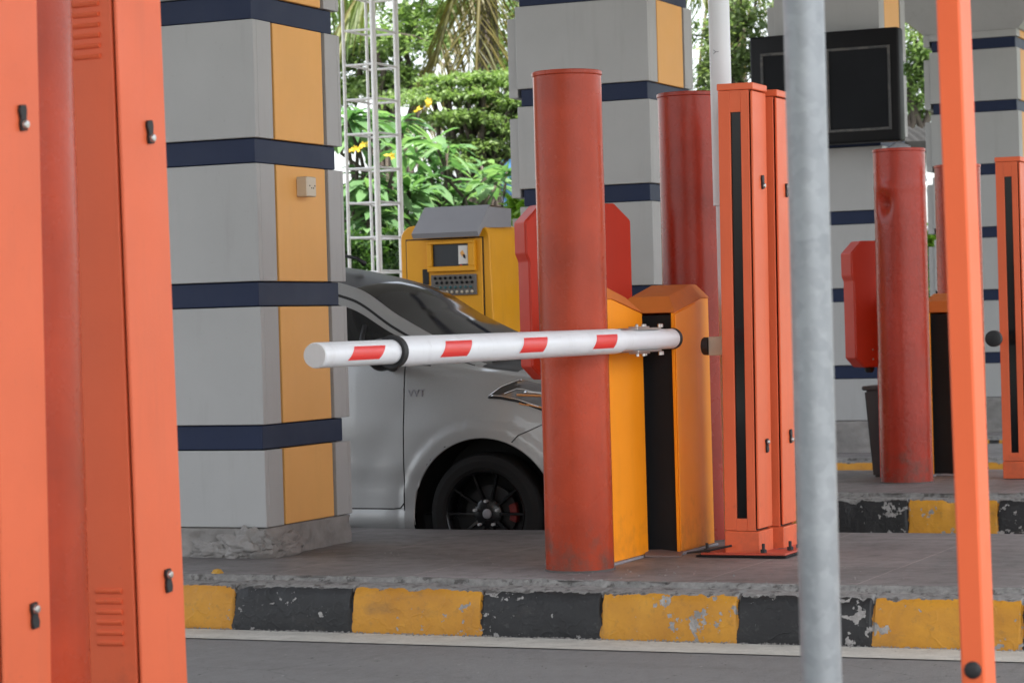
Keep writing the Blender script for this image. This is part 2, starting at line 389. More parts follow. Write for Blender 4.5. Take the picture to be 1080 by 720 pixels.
MAT['leaf_tree'] = leaf_mat('tree_leaf', [(0.07, 0.11, 0.045), (0.115, 0.165, 0.065), (0.17, 0.22, 0.095)])
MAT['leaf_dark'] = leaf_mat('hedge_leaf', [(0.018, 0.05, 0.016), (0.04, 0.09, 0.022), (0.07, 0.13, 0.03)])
MAT['leaf_lime'] = leaf_mat('lime_leaf', [(0.09, 0.19, 0.02), (0.16, 0.30, 0.03), (0.24, 0.38, 0.05)])
MAT['leaf_palm'] = leaf_mat('palm_leaf', [(0.05, 0.085, 0.022), (0.09, 0.12, 0.03), (0.15, 0.14, 0.045)])
MAT['leaf_palm_old'] = leaf_mat('old_palm_leaf', [(0.07, 0.06, 0.02), (0.12, 0.10, 0.03), (0.06, 0.07, 0.02)])
MAT['petal'] = leaf_mat('yellow_petal', [(0.62, 0.42, 0.03), (0.70, 0.52, 0.08)])
MAT['bark'] = paint('bark', (0.075, 0.06, 0.048), 0.9, 0.35, 0.3, bump=1.0, bump_scale=30, vscale=8)
MAT['grass'] = leaf_mat('grass_ground', [(0.05, 0.09, 0.02), (0.08, 0.13, 0.03)])

# ------------------------------------------------------------------ object helpers
def link(name, me, mats, parent=None, loc=None):
    o = bpy.data.objects.new(name, me)
    COL.objects.link(o)
    if not isinstance(mats, (list, tuple)): mats = [mats]
    for mm in mats: me.materials.append(MAT[mm] if isinstance(mm, str) else mm)
    if parent: o.parent = parent
    if loc is not None: o.location = loc
    return o

def bm_obj(name, bm, mats, parent=None, loc=None, smooth=False, angle=None):
    me = bpy.data.meshes.new(name)
    bm.normal_update(); bm.to_mesh(me); bm.free()
    if smooth:
        me.polygons.foreach_set('use_smooth', [True] * len(me.polygons))
        if angle: me.set_sharp_from_angle(angle=angle)
    return link(name, me, mats, parent, loc)

def py_obj(name, verts, faces, mats, parent=None, loc=None, smooth=False, angle=None):
    me = bpy.data.meshes.new(name)
    me.from_pydata([tuple(v) for v in verts], [], [tuple(f) for f in faces]); me.validate(); me.update()
    if smooth:
        me.polygons.foreach_set('use_smooth', [True] * len(me.polygons))
        if angle: me.set_sharp_from_angle(angle=angle)
    return link(name, me, mats, parent, loc)

def empty(name, loc, label, cat, group=None, rz=0.0, rot=None):
    o = bpy.data.objects.new(name, None); COL.objects.link(o)
    o.location = loc; o.rotation_euler = rot if rot else (0, 0, rz)
    o.empty_display_size = 0.2
    o['label'] = label; o['category'] = cat
    if group: o['group'] = group
    return o
def tag(o, label, cat, group=None):
    o['label'] = label; o['category'] = cat
    if group: o['group'] = group
    return o
def struct(o): o['kind'] = 'structure'; return o

def add_box(bm, x0, x1, y0, y1, z0, z1, bev=0.0, seg=1, mi=0):
    vs = [bm.verts.new(p) for p in ((x0,y0,z0),(x1,y0,z0),(x1,y1,z0),(x0,y1,z0),(x0,y0,z1),(x1,y0,z1),(x1,y1,z1),(x0,y1,z1))]
    fs = [bm.faces.new([vs[i] for i in q]) for q in ((0,3,2,1),(4,5,6,7),(0,1,5,4),(1,2,6,5),(2,3,7,6),(3,0,4,7))]
    for f in fs: f.material_index = mi
    if bev > 0:
        es = list({e for f in fs for e in f.edges})
        r = bmesh.ops.bevel(bm, geom=es, offset=bev, segments=seg, affect='EDGES', profile=0.5)
        for f in r['faces']: f.material_index = mi
    return vs
def box(name, x0, x1, y0, y1, z0, z1, mat, parent=None, bev=0.002, loc=None, seg=1):
    bm = bmesh.new(); add_box(bm, x0, x1, y0, y1, z0, z1, bev, seg)
    return bm_obj(name, bm, mat, parent, loc)

def add_prism(bm, poly, axis, a0, a1, bev=0.0, mi=0):
    """poly: 2D points, extruded along axis ('x': (y,z), 'y': (x,z), 'z': (x,y))"""
    def P(p, a):
        return {'x': (a, p[0], p[1]), 'y': (p[0], a, p[1]), 'z': (p[0], p[1], a)}[axis]
    A = [bm.verts.new(P(p, a0)) for p in poly]; B = [bm.verts.new(P(p, a1)) for p in poly]
    n = len(poly); fs = [bm.faces.new(A), bm.faces.new(B[::-1])]
    for i in range(n): fs.append(bm.faces.new((A[i], B[i], B[(i+1) % n], A[(i+1) % n])))
    for f in fs: f.material_index = mi
    bmesh.ops.recalc_face_normals(bm, faces=fs)
    if bev > 0:
        bmesh.ops.bevel(bm, geom=list({e for f in fs for e in f.edges}), offset=bev, segments=1, affect='EDGES')
    return fs

def lathe(prof, n=40, axis='z', cap=True):
    """prof: list of (r, h). returns bmesh"""
    bm = bmesh.new(); rings = []
    for r, h in prof:
        ring = []
        for i in range(n):
            a = 2 * PI * i / n
            p = (r * math.cos(a), r * math.sin(a), h)
            if axis == 'y': p = (p[0], h, p[1])
            if axis == 'x': p = (h, p[0], p[1])
            ring.append(bm.verts.new(p))
        rings.append(ring)
    for k in range(len(rings) - 1):
        for i in range(n):
            bm.faces.new((rings[k][i], rings[k][(i+1) % n], rings[k+1][(i+1) % n], rings[k+1][i]))
    if cap:
        bm.faces.new(rings[0]); bm.faces.new(rings[-1])
    bmesh.ops.recalc_face_normals(bm, faces=bm.faces)
    return bm

def tube_geo(pts, rad, n=8, V=None, Fc=None):
    """tapered tube along points; rad scalar or list"""
    V = [] if V is None else V; Fc = [] if Fc is None else Fc
    pts = [Vector(p) for p in pts]
    if not isinstance(rad, (list, tuple)): rad = [rad] * len(pts)
    base = len(V); ref = Vector((0, 0, 1))
    for i, p in enumerate(pts):
        t = (pts[min(i+1, len(pts)-1)] - pts[max(i-1, 0)]).normalized()
        rf = ref if abs(t.dot(ref)) < 0.95 else Vector((1, 0, 0))
        u = t.cross(rf).normalized(); w = t.cross(u)
        for k in range(n):
            a = 2 * PI * k / n
            V.append(p + (u * math.cos(a) + w * math.sin(a)) * rad[i])
    for i in range(len(pts) - 1):
        for k in range(n):
            a = base + i*n + k; b_ = base + i*n + (k+1) % n
            Fc.append((a, b_, b_ + n, a + n))
    Fc.append(tuple(base + k for k in range(n))[::-1]); Fc.append(tuple(base + (len(pts)-1)*n + k for k in range(n)))
    return V, Fc
def tube(name, pts, rad, mat, parent=None, n=10, loc=None):
    V, Fc = tube_geo(pts, rad, n)
    return py_obj(name, V, Fc, mat, parent, loc, smooth=True, angle=R(40))

def dup(o, loc=None, label=None, parent=None, top=True):
    c = o.copy(); COL.objects.link(c)
    if parent: c.parent = parent
    if top:
        c.location = loc
        if label: c['label'] = label
    for ch in [x for x in bpy.data.objects if x.parent == o]:
        dup(ch, parent=c, top=False)
    return c

def text_mesh(name, body, size, mat, parent, loc, rot, extrude=0.001):
    cu = bpy.data.curves.new(name, 'FONT'); cu.body = body; cu.size = size; cu.extrude = extrude
    cu.align_x = 'CENTER'; cu.align_y = 'CENTER'
    tmp = bpy.data.objects.new('tmp', cu); COL.objects.link(tmp)
    bpy.context.view_layer.update()
    me = bpy.data.meshes.new_from_object(tmp.evaluated_get(bpy.context.evaluated_depsgraph_get()))
    bpy.data.objects.remove(tmp)
    me.materials.clear()
    o = link(name, me, mat, parent, loc); o.rotation_euler = rot
    return o

# ------------------------------------------------------------------ ground, roads, islands
struct(py_obj('ground', [(-400, -60, -0.30), (400, -60, -0.30), (400, 600, -0.30), (-400, 600, -0.30)], [(0, 1, 2, 3)], 'grass'))
def sheet(name, x0, x1, y0, y1, z, mat):
    return struct(py_obj(name, [(x0, y0, z), (x1, y0, z), (x1, y1, z), (x0, y1, z)], [(0, 1, 2, 3)], mat))

K1, K2, K3, K4, K0 = 8.80, 13.87, 19.0, 24.1, 3.6
ISL = [  # front kerb Y, back Y, top z, road z in front
    (K0, 6.05, 0.13, 0.0),
    (K1, 11.2, 0.20, 0.0),
    (K2, 16.2, 0.17, -0.05),
    (K3, 21.3, 0.07, -0.11),
    (K4, 26.6, -0.02, -0.17)]
sheet('road', -60, 60, -20, 10.0, 0.0, 'asphalt')
sheet('road', -60, 60, 10.0, 15.0, -0.05, 'asphalt')
sheet('road', -60, 60, 15.0, 20.2, -0.11, 'asphalt')
sheet('road', -60, 60, 20.2, 25.4, -0.17, 'asphalt')
sheet('road', -60, 60, 25.4, 32.0, -0.21, 'asphalt')
sheet('road_line', -14, 4, K1 - 0.29, K1 - 0.02, 0.004, 'line')
sheet('road_line', -14, 4, K2 - 0.20, K2 - 0.012, -0.046, 'line')

def kerb_bounds(k, y):
    if k == 1:
        b = [PY(x, yy, K1).x for x, yy in ((245, 640), (370, 645), (507, 648), (633, 652), (777, 658), (920, 662), (1078, 668))]
        fy = True
    else:
        yy = y; b = []
        if k == 2: b = [PY(957, 545, K2).x, PY(1052, 545, K2).x]; fy = False
        elif k == 3: b = [PY(860, 492, K3).x, PY(932, 490, K3).x, PY(1000, 490, K3).x, PY(1062, 490, K3).x]; fy = False
        else: b = [PY(1043, 470, K4).x, PY(1053, 470, K4).x]; fy = True
    step = 0.56
    pre = []; x = b[0] - step
    while x > -12.5: pre.append(x); x -= step
    pre = pre[::-1]
    if len(pre) % 2: fy = not fy
    post = []; x = b[-1] + step
    while x < 3 and len(pre) + len(b) + len(post) < 30: post.append(x); x += step
    al = pre + b + post
    while len(al) > 30: al = al[2:]
    return al, fy

def make_kerb(k):
    yf, yb, zt, zb = ISL[k]
    H = zt - 0.02
    prof = [(0.0, zb - 0.05), (0.0, zb + 0.02), (0.004, zb + 0.07), (0.010, H - 0.06), (0.015, H - 0.038), (0.024, H - 0.018), (0.038, H - 0.005), (0.055, H), (0.075, H + 0.002), (0.11, H + 0.001), (0.15, H + 0.003), (0.178, H + 0.002), (0.184, H + 0.013), (0.190, H + 0.022), (0.215, H + 0.022)]
    xs = list(np.arange(-12.5, -8.5, 0.25)) + list(np.arange(-8.5, 0.2, 0.018 if k in (1, 2) else 0.06)) + list(np.arange(0.2, 3.01, 0.25))
    bnd, fy = kerb_bounds(k, yf)
    if k in (1, 2):
        xs = sorted([x for x in xs if all(abs(x - q_) > 0.012 for q_ in bnd)] + [q_ + d_ for q_ in bnd for d_ in (-0.009, -0.004, 0.004, 0.009)])
    V = []; Fc = []
    n = len(prof)
    for x in xs:
        for j, (dy, z) in enumerate(prof):
            p = Vector((x, yf + dy, z))
            w = 0.010 * mnoise.noise(p * 3.0) + 0.006 * mnoise.noise(p * 11 + Vector((5, 1, 2)))
            ch = max(0.0, mnoise.noise(Vector((x * 7, j * 0.12, k * 9.1))) - 0.25) * 0.035 if 3 <= j <= 8 or j >= 11 else 0
            if k in (1, 2) and 2 <= j <= 9 and any(abs(x - q_) < 0.005 for q_ in bnd): ch += 0.010
            f2 = 0.004 * mnoise.noise(p * 38)
            lip = 0.012 * mnoise.noise(Vector((x * 5, 3.3, k))) if j in (11, 12) else 0
            V.append((x, yf + dy + (w + ch + f2 + lip if 0 < j < 14 else 0) , z - (ch * 0.8 if j < 14 else 0) + (w * 0.3 + f2 * 1.5 + (0.006 * mnoise.noise(p * 20) if j > 7 else 0) if 3 < j < 14 else 0)))
    for i in range(len(xs) - 1):
        for j in range(n - 1):
            a = i * n + j
            Fc.append((a, a + n, a + n + 1, a + 1))
    b = bnd
    o = py_obj('kerb', V, Fc, kerb_mat('kerb_paint', b, fy, yf, H), smooth=True, angle=R(60))
    return struct(o)
for k in range(5): make_kerb(k)

def make_island(k):
    yf, yb, zt, zb = ISL[k]
    xs = np.arange(-12.5, 3.01, 0.10); ys = np.linspace(yf + 0.200, yb, 24)
    V = []; Fc = []
    for x in xs:
        for y in ys:
            p = Vector((x, y, 0))
            V.append((x, y, zt + 0.006 * mnoise.noise(p * 0.9) * min(1, (y - ys[0]) * 3) ))
    n = len(ys)
    for i in range(len(xs) - 1):
        for j in range(n - 1):
            a = i * n + j
            Fc.append((a, a + n, a + n + 1, a + 1))
    # back face
    b0 = len(V)
    V += [(-12.5, yb, zt - 0.003), (3.0, yb, zt - 0.003), (3.0, yb, zb - 0.2), (-12.5, yb, zb - 0.2)]
    Fc.append((b0, b0 + 3, b0 + 2, b0 + 1))
    return struct(py_obj('pavement', V, Fc, 'paving', smooth=True, angle=R(40)))
for k in range(5): make_island(k)

# ------------------------------------------------------------------ canopy and its columns
Z_CEIL = 5.1
CANX, CANY = 1.4, -10.0
cn = empty('toll_canopy', (-4.5, 10, Z_CEIL), 'wide pale flat toll canopy roof carried by the grey columns', 'canopy')
box('roof_slab', -4.6, CANX + 4.5, CANY - 10, 18.5, 0.0, 0.45, 'ceiling', cn, bev=0.02)
for yy in [v_ for v_ in (-19, -14, -9, -4, 1, 6, 11, 16) if v_ > CANY - 9.5]:
    box('beam', -4.5, CANX + 4.4, yy - 0.15, yy + 0.15, -0.36, -0.003, 'ceiling', cn, bev=0.01)

CX0, CX1 = -6.375, -5.48
col_Y = [9.69, 14.64, 20.03, 25.18]
def make_column(i):
    Y0 = col_Y[i]; zt = ISL[i + 1][2]
    lab = ['grey clad canopy column with socket box on its ochre panel, behind the white barrier arm',
           'grey clad canopy column with navy bands rising behind the two nearest red bollards',
           'grey clad canopy column carrying the black display board behind the galvanised pole',
           'farthest grey clad canopy column with flared head at the right edge'][i]
    root = empty('canopy_column', (CX1, Y0, zt), lab, 'column', 'grey and navy canopy columns')
    zo = lambda z: z - zt
    L = 0.82; wx = CX0 - CX1
    bz = [0.731 + 0.634 * k for k in range(6)]
    hb = 0.053
    top_end = 3.98
    lo = 0.33
    # core
    box('core', wx + 0.05, -0.05, 0.05, L - 0.05, 0.0, zo(Z_CEIL) - 0.03, 'joint', root, bev=0)
    edges = [lo]
    for z in bz: edges += [z - hb, z + hb]
    tiers = []
    for k in range(0, len(edges) - 1, 2):
        tiers.append((edges[k], edges[k + 1]))
    tiers.append((edges[-1], 4.62))
    for k, (a, b) in enumerate(tiers):
        # front and back sheets, and right/left faces split by the ochre panel
        bm = bmesh.new()
        t = 0.03
        g = 0.004
        add_box(bm, wx, 0, 0, t, zo(a) + g, zo(b) - g, 0.003)
        add_box(bm, wx, 0, L - t, L, zo(a) + g, zo(b) - g, 0.003)
        add_box(bm, -t, 0, t + 0.0005, 0.160, zo(a) + g, zo(b) - g, 0.002)
        add_box(bm, -t, 0, L - 0.150, L - t - 0.0005, zo(a) + g, zo(b) - g, 0.002)
        add_box(bm, wx, wx + t, t + 0.0005, L - t - 0.0005, zo(a) + g, zo(b) - g, 0.002)
        bm_obj('cladding_panel', bm, 'cladding', root)
        box('accent_panel', -t, -0.004, 0.186, L - 0.174, zo(a) + g, zo(b) - g, 'accent', root, bev=0.003)
    for z in bz:
        box('band', wx + 0.022, -0.018, 0.016, L - 0.045, zo(z - hb), zo(z + hb), 'navy', root, bev=0.003)
    # left return strip, panels staggered a little lower
    for k, (a, b) in enumerate(tiers):
        box('side_strip', wx - 0.065, wx - 0.003, 0.02, L - 0.1, max(0.13, zo(a) - 0.05), zo(b) - 0.075, 'cladding', root, bev=0.003)
    # flared head
    bm = bmesh.new()
    za, zb_ = zo(4.03) if i == 3 else zo(4.63), zo(Z_CEIL) - 0.005
    fl = 0.5
    if i != 3: za = zo(4.63)
    lo4 = [(wx - 0.06, -0.03), (0.03, -0.03), (0.03, L + 0.03), (wx - 0.06, L + 0.03)]
    hi4 = [(wx - fl, -fl), (fl, -fl), (fl, L + fl), (wx - fl, L + fl)]
    A = [bm.verts.new((p[0], p[1], za)) for p in lo4]; B = [bm.verts.new((p[0], p[1], za + 0.42)) for p in hi4]; C2 = [bm.verts.new((p[0], p[1], zb_)) for p in hi4]
    for q in range(4):
        bm.faces.new((A[q], A[(q+1) % 4], B[(q+1) % 4], B[q]))
        if zb_ > za + 0.43: bm.faces.new((B[q], B[(q+1) % 4], C2[(q+1) % 4], C2[q]))
    bm.faces.new(A[::-1]); bm.faces.new(C2 if zb_ > za + 0.43 else B)
    bmesh.ops.recalc_face_normals(bm, faces=bm.faces)
    bm_obj('capital', bm, 'cladding', root)
    # rough concrete plinth
    V = []; Fc = []
    per = []
    x0, x1, y0, y1 = wx + 0.0, -0.006, 0.006, L - 0.004
    st = 0.02
    xs = np.arange(x0, x1, st); ys = np.arange(y0, y1, st)
    st = 0.02
    per += [(x, y0, 0, -1) for x in xs] + [(x1, y, 1, 0) for y in ys] + [(x, y1, 0, 1) for x in xs[::-1]] + [(x0, y, -1, 0) for y in ys[::-1]]
    hs = np.linspace(-0.02, zo(lo) - 0.001, 16)
    H = hs[-1]
    for (x, y, nx, ny) in per:
        for h in hs:
            p = Vector((x + Y0, y, h))
            foot = max(0, 1 - h / 0.13)
            corner = math.exp(-((x - x1) ** 2 + (y - y0) ** 2) / 0.05)
            d = 0.012 * mnoise.noise(p * 6) + 0.010 * mnoise.noise(p * 18) + 0.005 * mnoise.noise(p * 45)
            if i == 0: d += corner * (0.018 * (mnoise.noise(p * 14) + 0.4) + 0.06 * foot * (0.55 + 0.9 * mnoise.noise(p * 9) + 0.5 * mnoise.noise(p * 24))) + 0.008 * mnoise.noise(p * 30)
            d = d if h < H - 0.01 else d * 0.3
            V.append((x + nx * d, y + ny * d, h))
    n = len(hs); m_ = len(per)
    for a in range(m_):
        for j in range(n - 1):
            p, q = a * n + j, ((a + 1) % m_) * n + j
            Fc.append((p, q, q + 1, p + 1))
    Fc.append(tuple(a * n + n - 1 for a in range(m_)))
    py_obj('plinth', V, Fc, 'concrete_col', root, smooth=True)
    return root
cols = [make_column(i) for i in range(4)]

# broken mortar and rubble at the first column's near corner
def rock(name, loc, size, seed, mat='concrete_col'):
    bm = bmesh.new(); bmesh.ops.create_icosphere(bm, subdivisions=3, radius=1)
    for v in bm.verts:
        p = v.co.copy()
        v.co = Vector((p.x * size[0], p.y * size[1], p.z * size[2])) * (1 + 0.35 * mnoise.noise(p * 1.6 + Vector((seed, 0, 0))) + 0.12 * mnoise.noise(p * 5 + Vector((0, seed, 0))))
    return bm_obj(name, bm, mat, None, loc, smooth=True, angle=R(35))
def craggy(name, loc, size, seed, label):
    bm = bmesh.new(); bmesh.ops.create_icosphere(bm, subdivisions=5, radius=1)
    for v in bm.verts:
        p = v.co.copy(); o = Vector((seed, seed * 0.37, 0))
        k = 1 + 0.45 * mnoise.noise(p * 1.7 + o) + 0.22 * mnoise.noise(p * 4.5 + o) + 0.10 * mnoise.noise(p * 11 + o)
        v.co = Vector((p.x * size[0], p.y * size[1], p.z * size[2])) * k
    tag(bm_obj(name, bm, 'concrete_col', None, loc, smooth=True, angle=R(50)), label, 'rubble')
cx, cy = CX1, 9.69
craggy('mortar_lump', (cx - 0.10, cy - 0.005, 0.255), (0.13, 0.05, 0.075), 3.1, 'biggest rough grey mortar lump broken out at the near corner of the grey column foot')
craggy('mortar_lump', (cx - 0.26, cy + 0.0, 0.225), (0.12, 0.035, 0.05), 11.7, 'low grey mortar lump left of the biggest lump at the column foot')
craggy('mortar_lump', (cx + 0.005, cy + 0.14, 0.235), (0.045, 0.15, 0.06), 8.4, 'long low mortar lump along the ochre side of the column foot')
g = G(228, 607, 0.19)
tag(rock('paint_flake', (g.x, g.y + 0.01, 0.205), (0.022, 0.02, 0.014), 5.5, mat=paint('yellow_flake', (0.5, 0.27, 0.03), 0.6)), 'small yellow painted fragment standing on the kerb edge', 'fragment')

# socket box on first column
q = PY(323, 198, 9.69 + 0.46)
sx = CX1 - 0.004
sk = empty('socket_box', (sx, 9.69 + 0.41, q.z), 'small beige electrical socket box on the ochre column panel', 'socket')
box('housing', 0.0, 0.055, -0.045, 0.045, -0.045, 0.045, 'beige', sk, bev=0.004)
bm = bmesh.new()
for dy, dz in ((-0.018, 0.004), (0.0, -0.006), (0.018, -0.006), (0.030, 0.004)):
    add_box(bm, 0.0552, 0.0565, dy - 0.003, dy + 0.003, dz - 0.003, dz + 0.003)
bm_obj('contacts', bm, 'joint', sk)

V = []; Fc = []
def pebble(x, y, z, r):
    b = len(V)
    for p in ((1, 0, 0), (0, 1, 0), (-1, 0, 0), (0, -1, 0), (0, 0, 1)):
        k = r * random.uniform(0.6, 1.3); V.append((x + p[0] * k, y + p[1] * k, z + p[2] * k * 0.8))
    for i in range(4): Fc.append((b + i, b + (i + 1) % 4, b + 4))
for k in range(1500):
    x = random.uniform(-7.0, -0.5); pebble(x, K1 - abs(random.gauss(0, 0.018)) - 0.002, 0.004, random.uniform(0.002, 0.007))
for k in range(700):
    pebble(random.uniform(-7.0, -0.5), random.uniform(6.3, K1 - 0.2), 0.0005, random.uniform(0.0015, 0.005))
for k in range(900):
    pebble(random.uniform(-7.0, -0.5), K1 + random.uniform(0.20, 1.1) ** 1.4 + 0.1, 0.199, random.uniform(0.0015, 0.006))
o = py_obj('grit', V, Fc, paint('grit_stone', (0.25, 0.235, 0.22), 0.9, 0.4, 0.3)); o['kind'] = 'stuff'; o['label'] = 'loose grit along the kerb foot and on the paving'; o['category'] = 'grit'

# ------------------------------------------------------------------ bollards
def bollard(base, r, h, label, mat='bollard', dent=None, lean=0.0, seam=None):
    root = empty('steel_bollard', base, label, 'bollard', 'tall red steel bollards')
    n = 72
    hs = list(np.linspace(0, h - 0.03, 70)) + [h - 0.026, h - 0.02]
    V = []; Fc = []
    for hh in hs:
        for k in range(n):
            a = 2 * PI * k / n
            rr = r + 0.0014 * mnoise.noise(Vector((math.cos(a) * 2.2, math.sin(a) * 2.2, hh * 3.0 + base[0])))
            if dent:
                da = (a - dent[0] + PI) % (2 * PI) - PI
                rr -= dent[2] * math.exp(-(da * r / 0.036) ** 2 - ((hh - dent[1]) / 0.055) ** 2)
                rr += 0.3 * dent[2] * math.exp(-((da * r - 0.02) / 0.05) ** 2 - ((hh - dent[1] - 0.09) / 0.03) ** 2)
            if seam and abs(hh - seam) < 0.015: rr += 0.0025
            V.append((rr * math.cos(a), rr * math.sin(a), hh))
    for i in range(len(hs) - 1):
        for k in range(n):
            a = i * n + k; b = i * n + (k + 1) % n
            Fc.append((a, b, b + n, a + n))
    py_obj('tube', V, Fc, mat, root, smooth=True)
    bm = lathe([(r + 0.0005, h - 0.0195), (r + 0.004, h - 0.016), (r + 0.004, h - 0.003), (r + 0.001, h), (r * 0.5, h + 0.003)], 72)
    bm_obj('cap', bm, mat, root, smooth=True, angle=R(40))
    bm = lathe([(r + 0.001, -0.012), (r + 0.006, -0.008), (r + 0.005, 0.002), (r + 0.0005, 0.006)], 60, cap=False)
    bm_obj('base_weld', bm, 'grout', root, smooth=True)
    root.rotation_euler = (0, lean, 0)
    return root
b1 = G(612, 600, 0.2)
bollard(b1, 0.139, 2.015, 'bright red bollard at the kerb in front of the barrier arm cabinet', seam=0.86)
q = W(733, 350, 11.42)
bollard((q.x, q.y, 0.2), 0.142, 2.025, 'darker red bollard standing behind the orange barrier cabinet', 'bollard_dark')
b2 = G(957, 508, 0.17)
bollard(b2, 0.158, 2.035, 'dented red bollard with wrinkled paint beside the dark grey bin', 'bollard_worn', dent=(R(-113), 1.70, 0.052), seam=1.80)
q = W(1014, 350, 16.6)
bollard((q.x, q.y, 0.17), 0.15, 2.0, 'red bollard mostly hidden behind the slim orange bar')
q = W(21, 352, 5.78)
bollard((q.x, q.y, 0.13), 0.139, 2.05, 'nearest red bollard squeezed between the two close coral towers at left')

# ------------------------------------------------------------------ light curtain towers
def tower(corner, label, front='glass', Wd=0.15, L=0.185, H=1.98, lean=0.0, levers=(0.475, 1.555), twist=(0, 0)):
    """corner: base of the -Y / +X vertical edge"""
    root = empty('sensor_tower', corner, label, 'tower', 'tall coral sensor towers')
    c = 'tower'
    box('foot', -Wd - 0.001, 0.0015, -0.0015, L + 0.0015, 0.002, 0.108, c, root, bev=0.003)
    # body: front sheet with slot
    bm = bmesh.new()
    zb, zt = 0.1105, H - 0.03
    if front == 'glass':
        s0, s1 = -Wd * 0.655, -Wd * 0.345
        add_box(bm, -Wd, s0, 0, 0.012, zb, zt, 0.0015)
        add_box(bm, s1, -0.0155, 0, 0.012, zb, zt, 0.0015)
        add_box(bm, s0 + 0.0003, s1 - 0.0003, 0.0004, 0.012, zb, zb + 0.05, 0)
        add_box(bm, s0 + 0.0003, s1 - 0.0003, 0.0004, 0.012, zt - 0.09, zt, 0)
    else:
        add_box(bm, -Wd, -0.0155, 0, 0.012, zb, zt, 0.0015)
    add_box(bm, -Wd, -Wd + 0.012, 0.0125, L, zb, zt, 0.0015)
    add_box(bm, -Wd + 0.0125, -0.012, L - 0.012, L, zb, zt, 0.0015)
    bm_obj('body', bm, c, root)
    if front == 'glass':
        box('glass_strip', s0 - 0.01, s1 + 0.01, 0.0125, 0.018, zb + 0.03, zt - 0.06, 'glass_tower', root, bev=0)
    else:
        for zc in (0.385, 1.815):
            for k in range(6):
                bm = bmesh.new()
                z = zc + (k - 2.5) * 0.0255
                vs = [(-0.104, z), (-0.044, z)]
                prof = [(0.0005, z - 0.007), (-0.005, z - 0.004), (-0.0065, z + 0.001), (-0.004, z + 0.005), (0.0005, z + 0.006)]
                add_prism(bm, prof, 'x', -Wd * 0.74, -Wd * 0.30)
                bm_obj('louvre', bm, c, root)
    box('inner_frame', -Wd + 0.02, -0.017, 0.022, L - 0.02, zb, zt - 0.01, 'joint', root, bev=0)
    d = box('door', -0.0085, 0.001, 0.0005, L - 0.004, zb + 0.008, zt - 0.004, c, root, bev=0.0025)
    for k, z in enumerate(levers):
        bm = bmesh.new()
        flip = 1 if (k == 0) ^ (twist[k] > 0) else -1
        add_prism(bm, [(-0.010, 0.012), (0.008, 0.014), (0.011, 0.002), (0.009, -0.010), (0.014, -0.024), (0.012, -0.036), (-0.006, -0.038), (-0.009, -0.026), (-0.007, -0.010), (-0.011, 0.0)], 'x', 0.0015, 0.010, bev=0.0015)
        for v in bm.verts: v.co.y *= 1.2; v.co.z *= 1.15
        for v in bm.verts:
            v.co.y = v.co.y * (1 if flip > 0 else -1); v.co.z = v.co.z * flip
        bmesh.ops.recalc_face_normals(bm, faces=bm.faces)
        lv = bm_obj('latch', bm, 'rubber', d, (0, L * 0.60 , z))
        kn = lathe([(0.0105, 0.0095), (0.0105, 0.014), (0.008, 0.017), (0.002, 0.018)], 20, axis='x')
        bm_obj('latch_lock', kn, 'steel', d, (0, L * 0.60 , z + 0.001 * flip), smooth=True, angle=R(40))
    box('lid', -Wd - 0.004, 0.005, -0.004, L + 0.004, H - 0.0285, H, c, root, bev=0.003)
    root.rotation_euler = (0, lean, 0)
    return root
t1c = G(801, 587.5, 0.2)
T1 = tower(t1c, 'coral sensor tower with a full dark glass strip beside the orange cabinet', lean=0.011)
t2c = G(828, 580, 0.2)
T2 = tower((t2c.x + 0.025, t1c.y + 0.225, 0.2), 'coral sensor tower half hidden just behind the one with the long glass strip', lean=0.010, twist=(1, 1), H=1.965)
q = W(1080, 350, 15.35)
T3 = tower((q.x, q.y, 0.17), 'coral sensor tower cut off by the right edge of the photo', H=1.97)
q = W(141, 352, 6.09)
T4 = tower((q.x, q.y, 0.13), 'close coral sensor tower with louvred vents on its dark front', front='louvre', lean=-0.013, Wd=0.165, L=0.21)
q = W(-7, 352, 5.50)
T5 = tower((q.x, q.y, 0.13), 'leftmost and nearest coral sensor tower, only its latched door showing', front='louvre', lean=0.008, levers=(0.465, 1.545))

# base plate under T1/T2
bp = empty('base_plate', (t1c.x - 0.02, t1c.y + 0.12, 0.2), 'scuffed red and dark steel base plate bolted under the towers', 'base plate')
V = []
bm = bmesh.new(); add_box(bm, -0.245, 0.15, -0.165, 0.40, 0.003, 0.011, 0.002)
bm_obj('under_plate', bm, 'black_panel', bp)
bm = bmesh.new(); add_box(bm, -0.225, 0.145, -0.160, 0.39, 0.0115, 0.020, 0.002)
bm_obj('top_plate', bm, paint('scuffed_red', (0.5, 0.075, 0.04), 0.55, 0.3, 0.5, chips=1.0, chip_col=(0.12, 0.10, 0.09)), bp)
for dx, dy in ((-0.205, -0.135), (0.045, -0.14), (-0.2, 0.16), (0.12, -0.01), (0.125, 0.1), (0.125, 0.26)):
    bm = lathe([(0.014, 0.0225), (0.014, 0.034), (0.012, 0.036), (0.007, 0.0365), (0.007, 0.058), (0.005, 0.06)], 6)
    bm_obj('bolt', bm, 'rubber', bp, (dx, dy, 0))
tag(py_obj('metal_scrap', *tube_geo([(-0.10, 0, 0.0), (0.0, 0.01, 0.012), (0.09, 0.03, 0.03)], [0.004, 0.006, 0.005], 6), 'rubber', None, G(748, 583, 0.222)), 'bent black scrap strip lying on the pavement left of the tower base', 'scrap')
